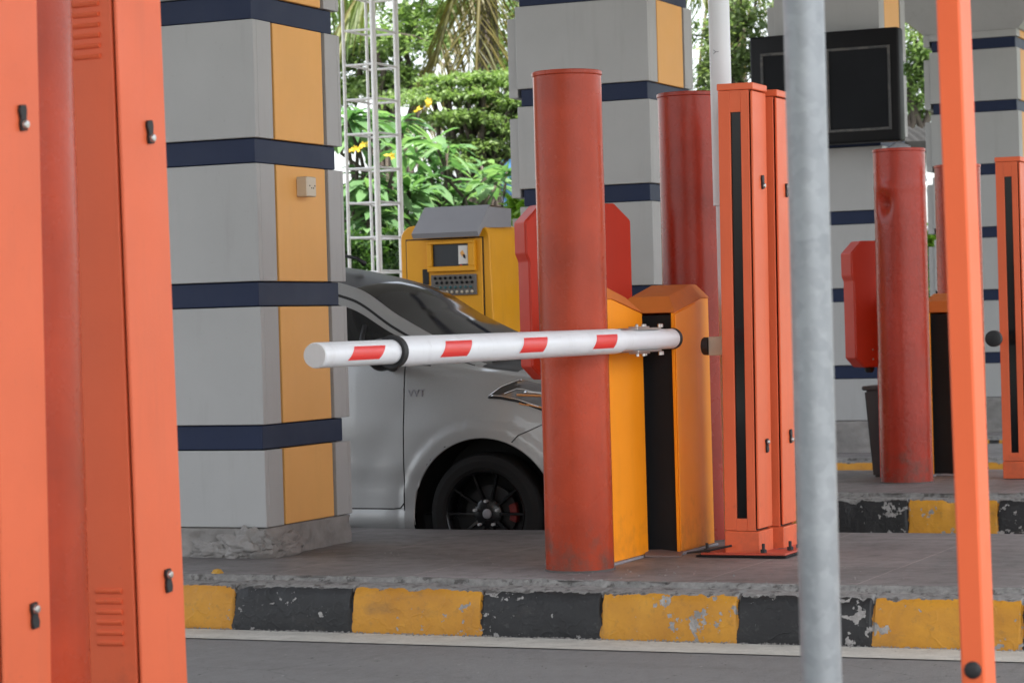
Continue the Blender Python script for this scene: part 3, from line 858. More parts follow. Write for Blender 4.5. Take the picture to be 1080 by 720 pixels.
def flat_piece(x, y, sx, sy, rz, tilt, label):
    g = G(x, y, 0.2)
    bm = bmesh.new()
    add_prism(bm, [(-sx, -sy), (sx * 0.7, -sy * 1.1), (sx, sy * 0.5), (sx * 0.2, sy), (-sx * 0.8, sy * 0.8)], 'z', 0.0, 0.009, bev=0.001)
    o = bm_obj('tile_fragment', bm, paint('tile_brown', (0.16, 0.11, 0.095), 0.6), None, (g.x, g.y, 0.207))
    o.rotation_euler = (tilt, 0.05, rz)
    tag(o, label, 'fragment')
flat_piece(700, 586, 0.09, 0.07, 0.5, 0.10, 'larger broken brown tile lying before the black cabinet panel')
flat_piece(713, 581, 0.06, 0.06, -0.2, 0.18, 'smaller broken brown tile against the black cabinet panel')

# ------------------------------------------------------------------ barrier cabinets
def cabinet(loc, rz, label, Wd=0.27, L=0.45):
    """right face at x=0, black front at y=0 (local), roof rises from the front to the back"""
    root = empty('barrier_cabinet', loc, label, 'barrier cabinet', 'orange barrier cabinets', rz=rz)
    zf, zbk = 1.03, 1.092
    side = [(0.0, 0.012), (L, 0.012), (L, zbk), (L - 0.10, zbk), (0.0, zf)]
    bm = bmesh.new()
    add_prism(bm, side, 'x', -0.012, 0.0, bev=0.0015)
    add_prism(bm, side, 'x', -Wd, -Wd + 0.012, bev=0.0015)
    add_box(bm, -Wd + 0.0125, -0.0125, L - 0.012, L - 0.0005, 0.012, zbk - 0.002, 0)
    add_prism(bm, [(0.014, zf - 0.03), (L - 0.10, zbk - 0.02), (L - 0.015, zbk - 0.02), (L - 0.015, zbk - 0.03), (0.014, zf - 0.05)], 'x', -Wd + 0.0125, -0.0125)
    bm_obj('shell', bm, 'cabinet', root)
    # vertical fold: door sheet standing slightly proud on the right face
    bm = bmesh.new()
    y1 = L * 0.60
    add_prism(bm, [(0.006, 0.02), (y1, 0.02), (y1, zf + (zbk - zf) * y1 / (L - 0.1) - 0.006), (0.006, zf - 0.006)], 'x', 0.0005, 0.0055, bev=0.002)
    bm_obj('side_door', bm, 'cabinet', root)
    box('front_panel', -Wd + 0.0125, -0.0125, 0.008, 0.03, 0.012, zf - 0.008, 'black_panel', root, bev=0.001)
    # faceted lid
    bm = bmesh.new()
    bot = [(-Wd - 0.004, -0.006, zf + 0.001), (0.007, -0.006, zf + 0.001), (0.007, L - 0.10, zbk + 0.001), (0.007, L + 0.005, zbk + 0.001), (-Wd - 0.004, L + 0.005, zbk + 0.001), (-Wd - 0.004, L - 0.10, zbk + 0.001)]
    ins = 0.045
    top = [(-Wd + ins, 0.075, zf + 0.072), (-ins, 0.075, zf + 0.072), (-ins, L - 0.11, zbk + 0.062), (-ins, L - 0.03, zbk + 0.062), (-Wd + ins, L - 0.03, zbk + 0.062), (-Wd + ins, L - 0.11, zbk + 0.062)]
    A = [bm.verts.new(p) for p in bot]; B = [bm.verts.new(p) for p in top]
    for i in range(6): bm.faces.new((A[i], A[(i+1) % 6], B[(i+1) % 6], B[i]))
    bm.faces.new((B[0], B[1], B[2], B[5])); bm.faces.new((B[5], B[2], B[3], B[4]))
    bm.faces.new((A[5], A[2], A[1], A[0])); bm.faces.new((A[4], A[3], A[2], A[5]))
    bmesh.ops.recalc_face_normals(bm, faces=bm.faces)
    bmesh.ops.bevel(bm, geom=list(bm.edges), offset=0.003, segments=2, affect='EDGES')
    bm_obj('lid', bm, 'lid', root)
    box('base_skirt', -Wd - 0.012, 0.014, -0.012, L + 0.012, 0.0, 0.011, 'hood', root, bev=0.002)
    return root
c1 = G(684, 586, 0.2)      # back right corner of the near cabinet
c2 = G(717, 585, 0.2)      # front right corner of the far cabinet
# near cabinet is the same model turned round: its roof falls away from us
Cn = empty('x', (0, 0, 0), '', '') ; bpy.data.objects.remove(Cn)
NC = cabinet((c1.x - 0.27, c1.y, 0.2), PI, 'near orange barrier cabinet right behind the kerbside red bollard')
FC = cabinet((c2.x, c2.y, 0.2), 0.0, 'far orange barrier cabinet showing its black front panel by the towers')
q = W(1009, 350, 15.85)
RC = cabinet((q.x, q.y, 0.17), 0.0, 'orange barrier cabinet on the next island behind the slim orange bar')
RN = cabinet((q.x - 0.155 - 0.20, q.y - 0.05, 0.17), PI, 'orange barrier cabinet peeping out right of the dented bollard', Wd=0.20)

# ------------------------------------------------------------------ the barrier arm
AX = c1.x + 0.115
AZ = 1.121
arm = empty('boom_barrier', (AX, 0, AZ), 'white boom with red patches reaching over the near lane', 'boom barrier')
def y_at(px, x=AX, py=362):
    # the Y on the line X = x that appears at photo column px
    lo, hi = 3.0, 14.0
    for _ in range(50):
        mid = (lo + hi) / 2
        v = Vector((x, mid, AZ)) - CAM
        sx_ = 540 + F * v.dot(rgt) / v.dot(fwd)
        if sx_ < px: lo = mid
        else: hi = mid
    return (lo + hi) / 2
yE, yT, yN, yR = y_at(335, AX + 0.01), y_at(424, AX + 0.035), y_at(662, AX + 0.04), y_at(714, AX + 0.02)
def cyl_y(name, r, y0, y1, mat, parent, edge=0.004, n=56):
    bm = lathe([(r - edge, y0), (r, y0 + edge), (r, y1 - edge), (r - edge, y1)], n, axis='y')
    return bm_obj(name, bm, mat, parent, smooth=True, angle=R(35))
cyl_y('outer_tube', 0.040, yE, yT + 0.05, 'white', arm, 0.006)
bm = lathe([(0.0405, yT - 0.012), (0.053, yT - 0.016), (0.0545, yT - 0.006), (0.0545, yT + 0.012), (0.0505, yT + 0.016)], 56, axis='y', cap=False)
bm_obj('collar', bm, 'rubber', arm, smooth=True, angle=R(40))
bm = lathe([(0.0405, yT + 0.004), (0.050, yT + 0.006), (0.050, yN - 0.05), (0.049, yN - 0.025), (0.0425, yN + 0.015), (0.0425, yR - 0.004)], 56, axis='y', cap=False)
bm_obj('main_tube', bm, 'white', arm, smooth=True, angle=R(40))
bm = lathe([(0.0432, yR - 0.022), (0.0452, yR - 0.02), (0.0452, yR + 0.004), (0.040, yR + 0.008)], 48, axis='y')
bm_obj('end_cap', bm, 'rubber', arm, smooth=True, angle=R(40))
# disc at the thin tube's tip
bm = lathe([(0.0375, yE - 0.0025), (0.0375, yE + 0.001)], 40, axis='y')
bm_obj('tip_cap', bm, paint('tip_grey', (0.62, 0.60, 0.58), 0.5), arm)
# red patches as curved skins; seen from -Y/+X side. angle 0 = +X, 90 = up
view_a = math.atan2(0.0, 1.0)
def patch(px0, px1, r, a0=-31, a1=33):
    y0, y1 = y_at(px0, AX + r * 0.95), y_at(px1, AX + r * 0.95)
    # camera sees the (+X side of the line of sight) flank: centre angle from the arm towards the camera
    cdir = Vector((CAM.x - AX, 0, CAM.z - AZ)).normalized()
    ca = math.atan2(cdir.z, cdir.x)
    for nm, rr, grow, mt in (('patch_border', r + 0.0006, 0.006, 'white'), ('red_patch', r + 0.0012, 0.0, 'red_tape')):
        V = []; Fc = []
        n = 20
        A0, A1 = ca + R(a0) - grow / r, ca + R(a1) + grow / r
        g2 = grow * 2.2
        for k in range(n + 1):
            a = A0 + (A1 - A0) * k / n
            for yy in (y0 - g2, y1 + g2):
                V.append((rr * math.cos(a), yy + 0.045 * (a - ca), rr * math.sin(a)))
        for k in range(n): Fc.append((2*k, 2*k+1, 2*k+3, 2*k+2))
        py_obj(nm, V, Fc, mt, arm, smooth=True)
for p0, p1, r in ((371, 404, 0.040), (468, 496, 0.050), (551, 576, 0.050), (628, 650, 0.050)):
    patch(p0, p1, r)
# clamps: upper and lower plates with bolts, and the shaft from the near cabinet
yc0, yc1 = y_at(666), y_at(691)
for s in (1, -1):
    bm = bmesh.new()
    add_box(bm, -0.05, 0.028, yc0, yc1, s * 0.046 - 0.004, s * 0.046 + 0.004, 0.001)
    add_box(bm, -0.02, 0.02, yc0 + 0.02, yc0 + 0.16, s * 0.053 - 0.003, s * 0.053 + 0.003, 0.001)
    cl = bm_obj('clamp', bm, 'steel', arm)
    for yy, xx in ((yc0 + 0.03, 0.012), (yc0 + 0.10, 0.012), (yc1 - 0.04, -0.03), (yc1 + 0.08, 0.0), (yc1 + 0.02, 0.012)):
        bm = lathe([(0.0075, -0.008), (0.0075, 0.004), (0.005, 0.008)], 8)
        bm_obj('clamp_bolt', bm, 'steel', cl, (xx, yy, s * 0.058))
ysh = min((yc0 + yc1) / 2, c1.y - 0.12)
bm = lathe([(0.028, -0.113), (0.028, -0.046)], 24, axis='x')
bm_obj('pivot_shaft', bm, 'steel', arm, (0, ysh, 0), smooth=True, angle=R(40))
bm = bmesh.new(); add_box(bm, -0.052, -0.0445, yc0 - 0.02, yc1 + 0.06, -0.05, 0.05, 0.002)
bm_obj('clamp_plate', bm, 'steel', arm)

# ------------------------------------------------------------------ red sign boxes on posts
def sign_box(x, y, d, zb, label, hgt=0.775, wid=0.50):
    p = W(x, 340, d)
    root = empty('sign_post', (p.x, p.y, zb), label, 'sign box', 'red sign boxes on the islands', rz=YAW + R(19))
    zc = W(x, y, d).z - zb
    h = hgt / 2; w = wid / 2; c = 0.075
    e = 0.014
    outline = [(-w + e, zc - h + 0.06), (-w + 0.07, zc - h), (w - 0.07, zc - h), (w, zc - h + 0.06), (w, zc + h - c), (w - c, zc + h), (-w + c, zc + h), (-w, zc + h - c), (-w, zc + h - 0.215), (-w + e, zc + h - 0.25)]
    bm = bmesh.new(); add_prism(bm, outline, 'y', 0.0, 0.14, bev=0.004)
    bm_obj('housing', bm, 'sign', root)
    bm = bmesh.new(); add_prism(bm, [(x_ * 0.985, zc + (z_ - zc) * 0.988) for x_, z_ in outline], 'y', -0.014, -0.0005, bev=0.003)
    bm_obj('face_plate', bm, 'sign', root)
    for px_, pz in ((w - 0.1, 0.05), (w - 0.1, 0.11), (-0.12, 0.05), (-0.12, 0.11), (-0.06, 0.05), (-0.06, 0.12)):
        bm = lathe([(0.006, 0.0), (0.0045, -0.003), (0.001, -0.0038)], 10, axis='y')
        bm_obj('rivet', bm, 'steel', root, (px_, -0.0143, zc - h + pz), smooth=True)
    bm = lathe([(0.035, 0.0), (0.035, zc - h + 0.03)], 20)
    bm_obj('post', bm, 'sign', root, (0, 0.09, 0), smooth=True, angle=R(40))
    bm = lathe([(0.02, zc - h - 0.035), (0.03, zc - h - 0.02), (0.03, zc - h + 0.005)], 16)
    bm_obj('cable_gland', bm, 'rubber', root, (-0.1, 0.08, 0), smooth=True, angle=R(40))
    return root
sign_box(612, 307, 11.15, 0.2, 'red chamfered sign box on a post behind the kerbside bollard')
sign_box(937, 320, 15.75, 0.17, 'red chamfered sign box hanging behind the dented bollard', hgt=0.79)

# ------------------------------------------------------------------ small sensors, poles, bin
g = PY(744, 365, t1c.y + 0.10)
sn = empty('side_buzzer', (t1c.x - 0.155 - 0.045, t1c.y + 0.11, g.z), 'small black disc on a beige bracket fixed to the tower side', 'sensor')
bm = lathe([(0.034, -0.062), (0.038, -0.056), (0.038, -0.034), (0.02, -0.033)], 28, axis='x'); bm_obj('disc', bm, 'rubber', sn, smooth=True, angle=R(40))
box('bracket', -0.0325, 0.045, -0.02, 0.02, -0.04, 0.04, 'beige', sn, bev=0.003)
g = W(1048, 357, 15.2)
sn = empty('side_buzzer', g, 'round black disc facing out beside the tower at right edge', 'sensor')
bm = lathe([(0.028, -0.03), (0.048, -0.022), (0.05, -0.01), (0.05, 0.02), (0.03, 0.025)], 28, axis='y'); bm_obj('disc', bm, 'rubber', sn, smooth=True, angle=R(40))
V, Fc = tube_geo([(0, 0.026, 0), (-0.02, 0.12, 0), (-0.06, 0.26, 0)], 0.022, 10)
py_obj('bracket', V, Fc, 'lid', sn, smooth=True)

pp = W(767, 340, 10.98)
po = empty('lamp_pole', (pp.x, pp.y, 0.2), 'slim white painted lamp pole behind the coral sensor tower', 'pole')
zj = W(766, 217, 10.98).z - 0.2
bm = lathe([(0.036, 0.0), (0.036, zj)], 28); bm_obj('lower_pole', bm, 'pale_pole', po, smooth=True, angle=R(40))
bm = lathe([(0.038, zj + 0.0005), (0.047, zj + 0.0015), (0.046, 3.0), (0.045, Z_CEIL - 0.22)], 28); bm_obj('upper_pole', bm, 'pale_pole', po, smooth=True, angle=R(40))
mk = text_mesh('inked_mark', 'Y', 0.035, 'hood', po, (0.0, -0.0475, W(760, 54, 10.9).z - 0.2), (PI/2, -PI/2, 0.25), 0.0004)

pp = W(857, 360, 4.60)
po = tag(bm_obj('galvanised_pole', lathe([(0.0375, 0.0), (0.0375, Z_CEIL - 0.14)], 48), 'galv', None, (pp.x, pp.y, 0.13), smooth=True, angle=R(40)), 'round grey galvanised pole crossing the full height of the photo', 'pole')

pp = W(1031, 352, 5.2)
rb = empty('orange_bar', (pp.x, pp.y, 0.13), 'slim square orange bar standing close at the right of the photo', 'bar')
box('tube', -0.05, 0.0, 0, 0.10, -0.003, 2.6, 'bar', rb, bev=0.004)
zc = W(1026, 707, 5.2).z - 0.13
bm = lathe([(0.018, 0.0), (0.018, -0.004), (0.014, -0.008), (0.004, -0.009)], 24, axis='y'); bm_obj('plug', bm, 'rubber', rb, (-0.024, -0.0005, zc), smooth=True, angle=R(40))
rb.rotation_euler = (0, -0.0115, 0)

g = G(941, 503, 0.17)
bn = empty('waste_bin', (g.x, g.y + 0.15, 0.17), 'dark grey tapered waste bin half hidden by the dented bollard', 'bin')
bm = bmesh.new()
hb_ = 0.55
for a, z0, z1, r0, r1 in ((0, 0, hb_, 0.13, 0.165),):
    A = [bm.verts.new((sx_ * r0, sy_ * r0, z0)) for sx_, sy_ in ((-1,-1),(1,-1),(1,1),(-1,1))]
    B = [bm.verts.new((sx_ * r1, sy_ * r1, z1)) for sx_, sy_ in ((-1,-1),(1,-1),(1,1),(-1,1))]
    for i in range(4): bm.faces.new((A[i], A[(i+1)%4], B[(i+1)%4], B[i]))
    bm.faces.new(A[::-1]); bm.faces.new(B)
bmesh.ops.bevel(bm, geom=list(bm.edges), offset=0.012, segments=2, affect='EDGES')
bm_obj('bin_body', bm, 'bin', bn)
box('rim', -0.178, 0.178, -0.178, 0.178, hb_ + 0.001, hb_ + 0.028, 'bin', bn, bev=0.008)

# ------------------------------------------------------------------ black display board on the third column
Yb = col_Y[2] - 0.30
p0 = PY(790, 40, Yb); p1 = PY(950, 148, Yb)
zt_, zb_ = PY(948, 28, Yb).z, p1.z
bd = empty('display_board', (p1.x, Yb, zb_), 'large black display board with worn silver inner frame', 'display board')
Wb = p1.x - p0.x; Hb = zt_ - zb_
bm = bmesh.new()
add_box(bm, -Wb, 0, 0, 0.16, 0, Hb, 0.02, 3)
bm_obj('housing', bm, 'board', bd, smooth=True, angle=R(30))
ix0, ix1, iz0, iz1 = -Wb * 0.925, -Wb * 0.055, Hb * 0.10, Hb * 0.845
bm = bmesh.new()
t = 0.022
add_box(bm, ix0, ix1, -0.012, -0.0005, iz0, iz0 + t, 0.002); add_box(bm, ix0, ix1, -0.012, -0.0005, iz1 - t, iz1, 0.002)
add_box(bm, ix0, ix0 + t, -0.012, -0.0005, iz0 + t + 0.0003, iz1 - t - 0.0003, 0.002); add_box(bm, ix1 - t, ix1, -0.012, -0.0005, iz0 + t + 0.0003, iz1 - t - 0.0003, 0.002)
xm = (-Wb * 0.48)
add_box(bm, xm, xm + t, -0.012, -0.0005, iz0 + t + 0.0003, iz1 - t - 0.0003, 0.002)
bm_obj('inner_frame', bm, 'worn_rim', bd)
box('screen', ix0 + t + 0.001, ix1 - t - 0.001, -0.004, -0.0006, iz0 + t + 0.001, iz1 - t - 0.001, 'screen_face', bd, bev=0)
for xx in (-Wb * 0.3, -Wb * 0.65):
    box('bracket', xx - 0.03, xx + 0.03, 0.1605, 0.298, Hb * 0.4, Hb * 0.6, 'board', bd)
bm = bmesh.new()
V, Fc = tube_geo([(0.06, 0.05, -0.01), (-0.02, 0.05, 0.0), (-0.12, 0.06, -0.03), (-0.2, 0.06, -0.05)], [0.02, 0.055, 0.04, 0.02], 12)
py_obj('floodlight', V, Fc, 'hood', bd, (0, 0, -0.055), smooth=True)

# ------------------------------------------------------------------ toll machine
pm = W(425, 345, 15.55)
tm = empty('toll_machine', (pm.x, pm.y, 0.17), 'yellow self service toll machine with grey visor beyond the silver car', 'toll machine')
mw, ml, mh = 0.60, 0.50, 1.66
zr = lambda y: W(470, y, 15.6).z - 0.17
bm = bmesh.new()
rad = 0.09
top = zr(238)
prof = [(0, 0.0), (mw, 0.0)]
for k in range(7):
    a = k / 6 * PI / 2
    prof.append((mw - rad + rad * math.cos(a), top - rad + rad * math.sin(a)))
for k in range(7):
    a = PI / 2 + k / 6 * PI / 2
    prof.append((rad + rad * math.cos(a), top - rad + rad * math.sin(a)))
add_prism(bm, prof, 'y', 0.0, ml, bev=0.006)
for v in bm.verts:                      # sides lean in towards the top a little at the back
    if v.co.y > ml * 0.5: v.co.x += (v.co.x - mw/2) * -0.02 + 0.0
    if v.co.x > mw * 0.6: v.co.x += 0.045 * (1 - v.co.z / top)
    if v.co.y > ml * 0.5: v.co.y += 0.10 * (1 - v.co.z / top)
bm_obj('cabinet', bm, 'machine', tm, smooth=True, angle=R(30))
# door sheet
z0, z1 = 0.25, zr(253.5)
bm = bmesh.new(); add_box(bm, 0.045, mw - 0.045, -0.014, -0.0006, z0, z1, 0.003)
bm_obj('front_door', bm, 'machine', tm)
bm = bmesh.new(); add_box(bm, 0.037, mw - 0.037, -0.004, -0.0003, z0 - 0.008, z1 + 0.008, 0)
bm_obj('door_gap', bm, 'joint', tm)
# screen surround
sx0, sx1, sz0, sz1 = 0.20, 0.52, zr(287), zr(255.5)
bm = bmesh.new()
t = 0.03
add_box(bm, sx0, sx1, -0.05, -0.0145, sz1 - t*0.6, sz1, 0.003); add_box(bm, sx0, sx1, -0.05, -0.0145, sz0, sz0 + t, 0.003)
add_box(bm, sx0, sx0 + t, -0.05, -0.0145, sz0 + t + .0003, sz1 - t*0.6 - .0003, 0.003); add_box(bm, sx1 - t*1.4, sx1, -0.05, -0.0145, sz0 + t + .0003, sz1 - t*0.6 - .0003, 0.003)
bm_obj('screen_surround', bm, 'machine', tm)
scr = box('screen', sx0 + t + 0.002, sx1 - t * 1.4 - 0.002, -0.024, -0.015, sz0 + t + 0.002, sz1 - t * 0.6 - 0.002, paint('lcd_grey', (0.032, 0.036, 0.042), 0.3, 0.2, 0.1, spec=0.3), tm, bev=0)
px0, px1 = 0.405, 0.468
box('card_notice', px0, px1, -0.030, -0.0245, sz0 + t + 0.012, sz1 - t * 0.6 - 0.012, paint('paper', (0.72, 0.70, 0.66), 0.6, 0.05, 0.05), tm, bev=0.001)
bm = bmesh.new(); add_prism(bm, [(px0 + 0.012, sz1 - 0.075), (px0 + 0.028, sz1 - 0.058), (px0 + 0.045, sz1 - 0.085), (px0 + 0.026, sz1 - 0.10)], 'y', -0.0315, -0.0305)
bm_obj('hand_symbol', bm, 'accent', tm)
bm = bmesh.new(); add_prism(bm, [(px0 + 0.030, sz1 - 0.083), (px0 + 0.047, sz1 - 0.088), (px0 + 0.050, sz1 - 0.112), (px0 + 0.035, sz1 - 0.106)], 'y', -0.0325, -0.0318)
bm_obj('card_symbol', bm, 'joint', tm)
bm = lathe([(0.005, -0.031), (0.005, -0.034)], 12, axis='y'); bm_obj('red_light', bm, 'red_tape', tm, (px0 + 0.018, 0, sz0 + t + 0.004))
# keypad rack
kz0, kz1 = zr(312), zr(290.5)
kp = box('keypad', sx0 + 0.015, sx1 + 0.0, -0.03, -0.0145, kz0, kz1, paint('keypad_grey', (0.13, 0.115, 0.10), 0.5), tm, bev=0.002)
bm = bmesh.new(); bm2 = bmesh.new(); bm3 = bmesh.new()
for r_ in range(4):
    for k in range(8):
        mt = Matrix.Translation((sx0 + 0.045 + k * 0.034 + (0.01 if r_ % 2 else 0), -0.034, kz1 - 0.020 - r_ * (kz1 - kz0 - 0.04) / 3))
        bmesh.ops.create_icosphere((bm3 if r_ == 3 else (bm2 if (r_ == 2) else bm)), subdivisions=2, radius=0.0095, matrix=mt)
bm_obj('dark_keys', bm, 'board', kp); bm_obj('teal_keys', bm2, paint('teal_key', (0.03, 0.12, 0.13), 0.4), kp); bm_obj('pale_keys', bm3, 'beige', kp)
box('coin_slot', 0.155, 0.195, -0.020, -0.0145, zr(300), zr(284), 'joint', tm, bev=0)
# grey visor
bm = bmesh.new()
vz0, vz1 = zr(247), zr(219)
hx0, hx1 = 0.135, mw - 0.025
A = [(hx0 - 0.01, -0.10, vz0), (hx1 - 0.005, -0.10, vz0), (hx1 + 0.012, 0.05, vz1), (hx0 + 0.012, 0.05, vz1)]
Bv = [(p[0], p[1] + 0.02, p[2] - 0.03) for p in A]
av = [bm.verts.new(p) for p in A]; bv = [bm.verts.new(p) for p in Bv]
bm.faces.new(av); bm.faces.new(bv[::-1])
for i in range(4): bm.faces.new((av[i], bv[i], bv[(i+1) % 4], av[(i+1) % 4]))
# cheeks under the visor
for xx, xo in ((hx1 - 0.005, 0.05), (hx0 - 0.01, 0.055)):
    a_ = [bm.verts.new(p) for p in ((xx, -0.09, vz0 - 0.012), (xx + xo * 0.3, 0.045, vz1 - 0.012), (xx + xo, 0.30, vz1 - 0.02), (xx + xo * 0.8, 0.32, top - 0.02), (xx, -0.01, top - 0.03))]
    bm.faces.new(a_)
bm.faces.new([bm.verts.new(p) for p in ((hx0 + 0.012, 0.051, vz1 - 0.001), (hx1 + 0.012, 0.051, vz1 - 0.001), (hx1 + 0.045, 0.30, vz1 - 0.02), (hx0 + 0.045, 0.30, vz1 - 0.02))])
bmesh.ops.recalc_face_normals(bm, faces=bm.faces)
bm_obj('visor', bm, 'hood', tm)

# ------------------------------------------------------------------ lattice mast
pmast = W(398, 200, 17.6)
ms = empty('lattice_mast', (pmast.x, pmast.y, 0.17), 'silver square lattice mast standing among the plants', 'mast')
ax, ay = 0.235, 0.36
HM = 4.7
for (x, y, r) in ((0, 0, 0.021), (-ax, 0, 0.012), (0, ay, 0.020), (-ax, ay, 0.011)):
    bm = lathe([(r, 0), (r, HM)], 14); bm_obj('upright', bm, 'mast', ms, (x, y, 0), smooth=True, angle=R(40))
zm = W(398, 250, 17.6).z - 0.17
k = 0
z = zm - 6 * 0.2425
while z < HM:
    if z > 0.05:
        V, Fc = [], []
        tube_geo([(0, 0, z), (-ax, 0, z)], 0.0085, 8, V, Fc); tube_geo([(0, ay, z), (-ax, ay, z)], 0.0085, 8, V, Fc)
        tube_geo([(0, 0, z + 0.006), (0, ay, z + 0.006)], 0.0085, 8, V, Fc); tube_geo([(-ax, 0, z + 0.006), (-ax, ay, z + 0.006)], 0.0085, 8, V, Fc)
        py_obj('rung_ring', V, Fc, 'mast', ms, smooth=True, angle=R(40))
    z += 0.2425

# ------------------------------------------------------------------ silver car (x forward, right side is -y, front axle at x = 0)
pw = PY(513, 543, 11.43)
CARZ = -0.05
car = empty('parked_car', (pw.x, 11.40 + 0.85, CARZ), 'silver hatchback car with black alloy wheel waiting behind the island', 'car')
def cubic(xs, ys, x):
    # monotone-ish Catmull-Rom through unevenly spaced knots
    xs = np.asarray(xs, float); ys = np.asarray(ys, float); x = np.asarray(x, float)
    d = np.diff(ys) / np.diff(xs)
    mm_ = np.zeros(len(xs)); mm_[0] = d[0]; mm_[-1] = d[-1]
    for i in range(1, len(xs) - 1):
        mm_[i] = 0 if d[i-1] * d[i] <= 0 else 2 * d[i-1] * d[i] / (d[i-1] + d[i])
    i = np.clip(np.searchsorted(xs, x) - 1, 0, len(xs) - 2)
    h = xs[i+1] - xs[i]; t = (x - xs[i]) / h
    return (2*t**3 - 3*t**2 + 1) * ys[i] + (t**3 - 2*t**2 + t) * h * mm_[i] + (-2*t**3 + 3*t**2) * ys[i+1] + (t**3 - t**2) * h * mm_[i+1]
ST = np.array([ # x, half width, belt z, roof z, roof half width, sill z
    (-3.42, 0.66, 0.80, 0.86, 0.50, 0.34), (-3.36, 0.76, 0.98, 1.12, 0.58, 0.26), (-3.22, 0.81, 1.03, 1.30, 0.58, 0.22), (-2.95, 0.835, 1.05, 1.50, 0.58, 0.21),
    (-2.5, 0.845, 1.12, 1.60, 0.58, 0.21), (-1.8, 0.85, 1.12, 1.605, 0.58, 0.21), (-1.3, 0.85, 1.115, 1.572, 0.58, 0.21),
    (-0.86, 0.85, 1.10, 1.472, 0.575, 0.21), (-0.6, 0.85, 1.08, 1.318, 0.60, 0.21), (-0.3, 0.848, 1.05, 1.168, 0.645, 0.21),
    (-0.05, 0.845, 1.015, 1.058, 0.70, 0.21), (0.10, 0.84, 0.995, 1.035, 0.71, 0.21), (0.3, 0.825, 0.965, 1.00, 0.69, 0.21), (0.5, 0.78, 0.90, 0.945, 0.64, 0.21),
    (0.66, 0.69, 0.80, 0.86, 0.55, 0.22), (0.76, 0.56, 0.68, 0.72, 0.44, 0.26), (0.80, 0.44, 0.58, 0.60, 0.35, 0.32)])
WHEELS = (0.0, -2.60)
RA = 0.385
def sst(a, b, x):
    t = np.clip((x - a) / (b - a), 0, 1); return t * t * (3 - 2 * t)
def section(x):
    w, zb, zr, wr, zs = [float(cubic(ST[:, 0], ST[:, k], x)) for k in range(1, 6)]
    A = np.array([(w - 0.10, zs), (w - 0.012, zs + 0.015), (w - 0.004, zs + 0.075), (w - 0.010, zs + 0.125), (w - 0.010, zs + 0.235), (w - 0.002, 0.56), (w - 0.002, 0.70), (w - 0.012, 0.84), (w - 0.035, zb - 0.03), (w - 0.055, zb)])
    if zb - 0.03 < 0.86: A[5:, 1] = np.linspace(A[4, 1] + 0.02, zb, 5)
    s = np.concatenate([[0], np.cumsum(np.hypot(*np.diff(A, axis=0).T))])
    t = np.linspace(0, s[-1], 40)
    ya = cubic(s, A[:, 0], t); za = cubic(s, A[:, 1], t)
    for xw in WHEELS:
        r = np.hypot(x - xw, za - 0.307)
        ya = ya + 0.010 * sst(0.462, 0.45, r) + 0.012 * sst(0.70, 0.46, r)
    # shallow hollow low on the doors
    ya = ya - 0.004 * np.exp(-((za - 0.60) / 0.12) ** 2) * sst(-0.35, -0.6, x) * sst(-2.2, -1.9, x)
    drop = min(0.075, (zr - zb) * 0.55)
    yb0, zb0 = w - 0.068, zb + min(0.012, (zr - zb) * 0.2)
    tt = np.linspace(0, 1, 9)
    yb = yb0 + (wr - yb0) * tt + 0.022 * np.sin(tt * PI) * (zr - zb); zb_l = zb0 + (zr - drop - zb0) * tt
    tc = np.array([0.13, 0.40, 0.70, 1.0])
    yc = wr - 0.075 * tc; zc_ = zr - drop + (drop - 0.008) * np.sin(tc * PI / 2)
    td = np.linspace(0, 1, 12)[1:]
    yd = (wr - 0.075) * (1 - td); zd = zr - 0.008 + 0.035 * np.sin(td * PI / 2)
    y = np.concatenate([ya, yb, yc, yd]); z = np.concatenate([za, zb_l, zc_, zd])
    return y, z
NA, NB, NC_, ND = 40, 9, 4, 11
xs = sorted(set(np.round(np.concatenate([np.arange(-3.42, 0.80, 0.02), [-0.438, -0.4315, -1.456, -1.4495, 0.80]]), 4)))
xs = [x for x in xs if not any(0 < abs(x - g_) < 0.008 and abs(x-g_) != 0 and x not in (-0.438, -0.4315, -1.456, -1.4495) for g_ in (-0.438, -0.4315, -1.456, -1.4495))]
SEC = [section(x) for x in xs]
nj = NA + NB + NC_ + ND
def is_gap(i):
    return any(abs((xs[i] + xs[i+1]) / 2 - g_) < 0.004 for g_ in (-0.43475, -1.45275))
buckets = {}
def bucket(name): return buckets.setdefault(name, ([], [], {}))
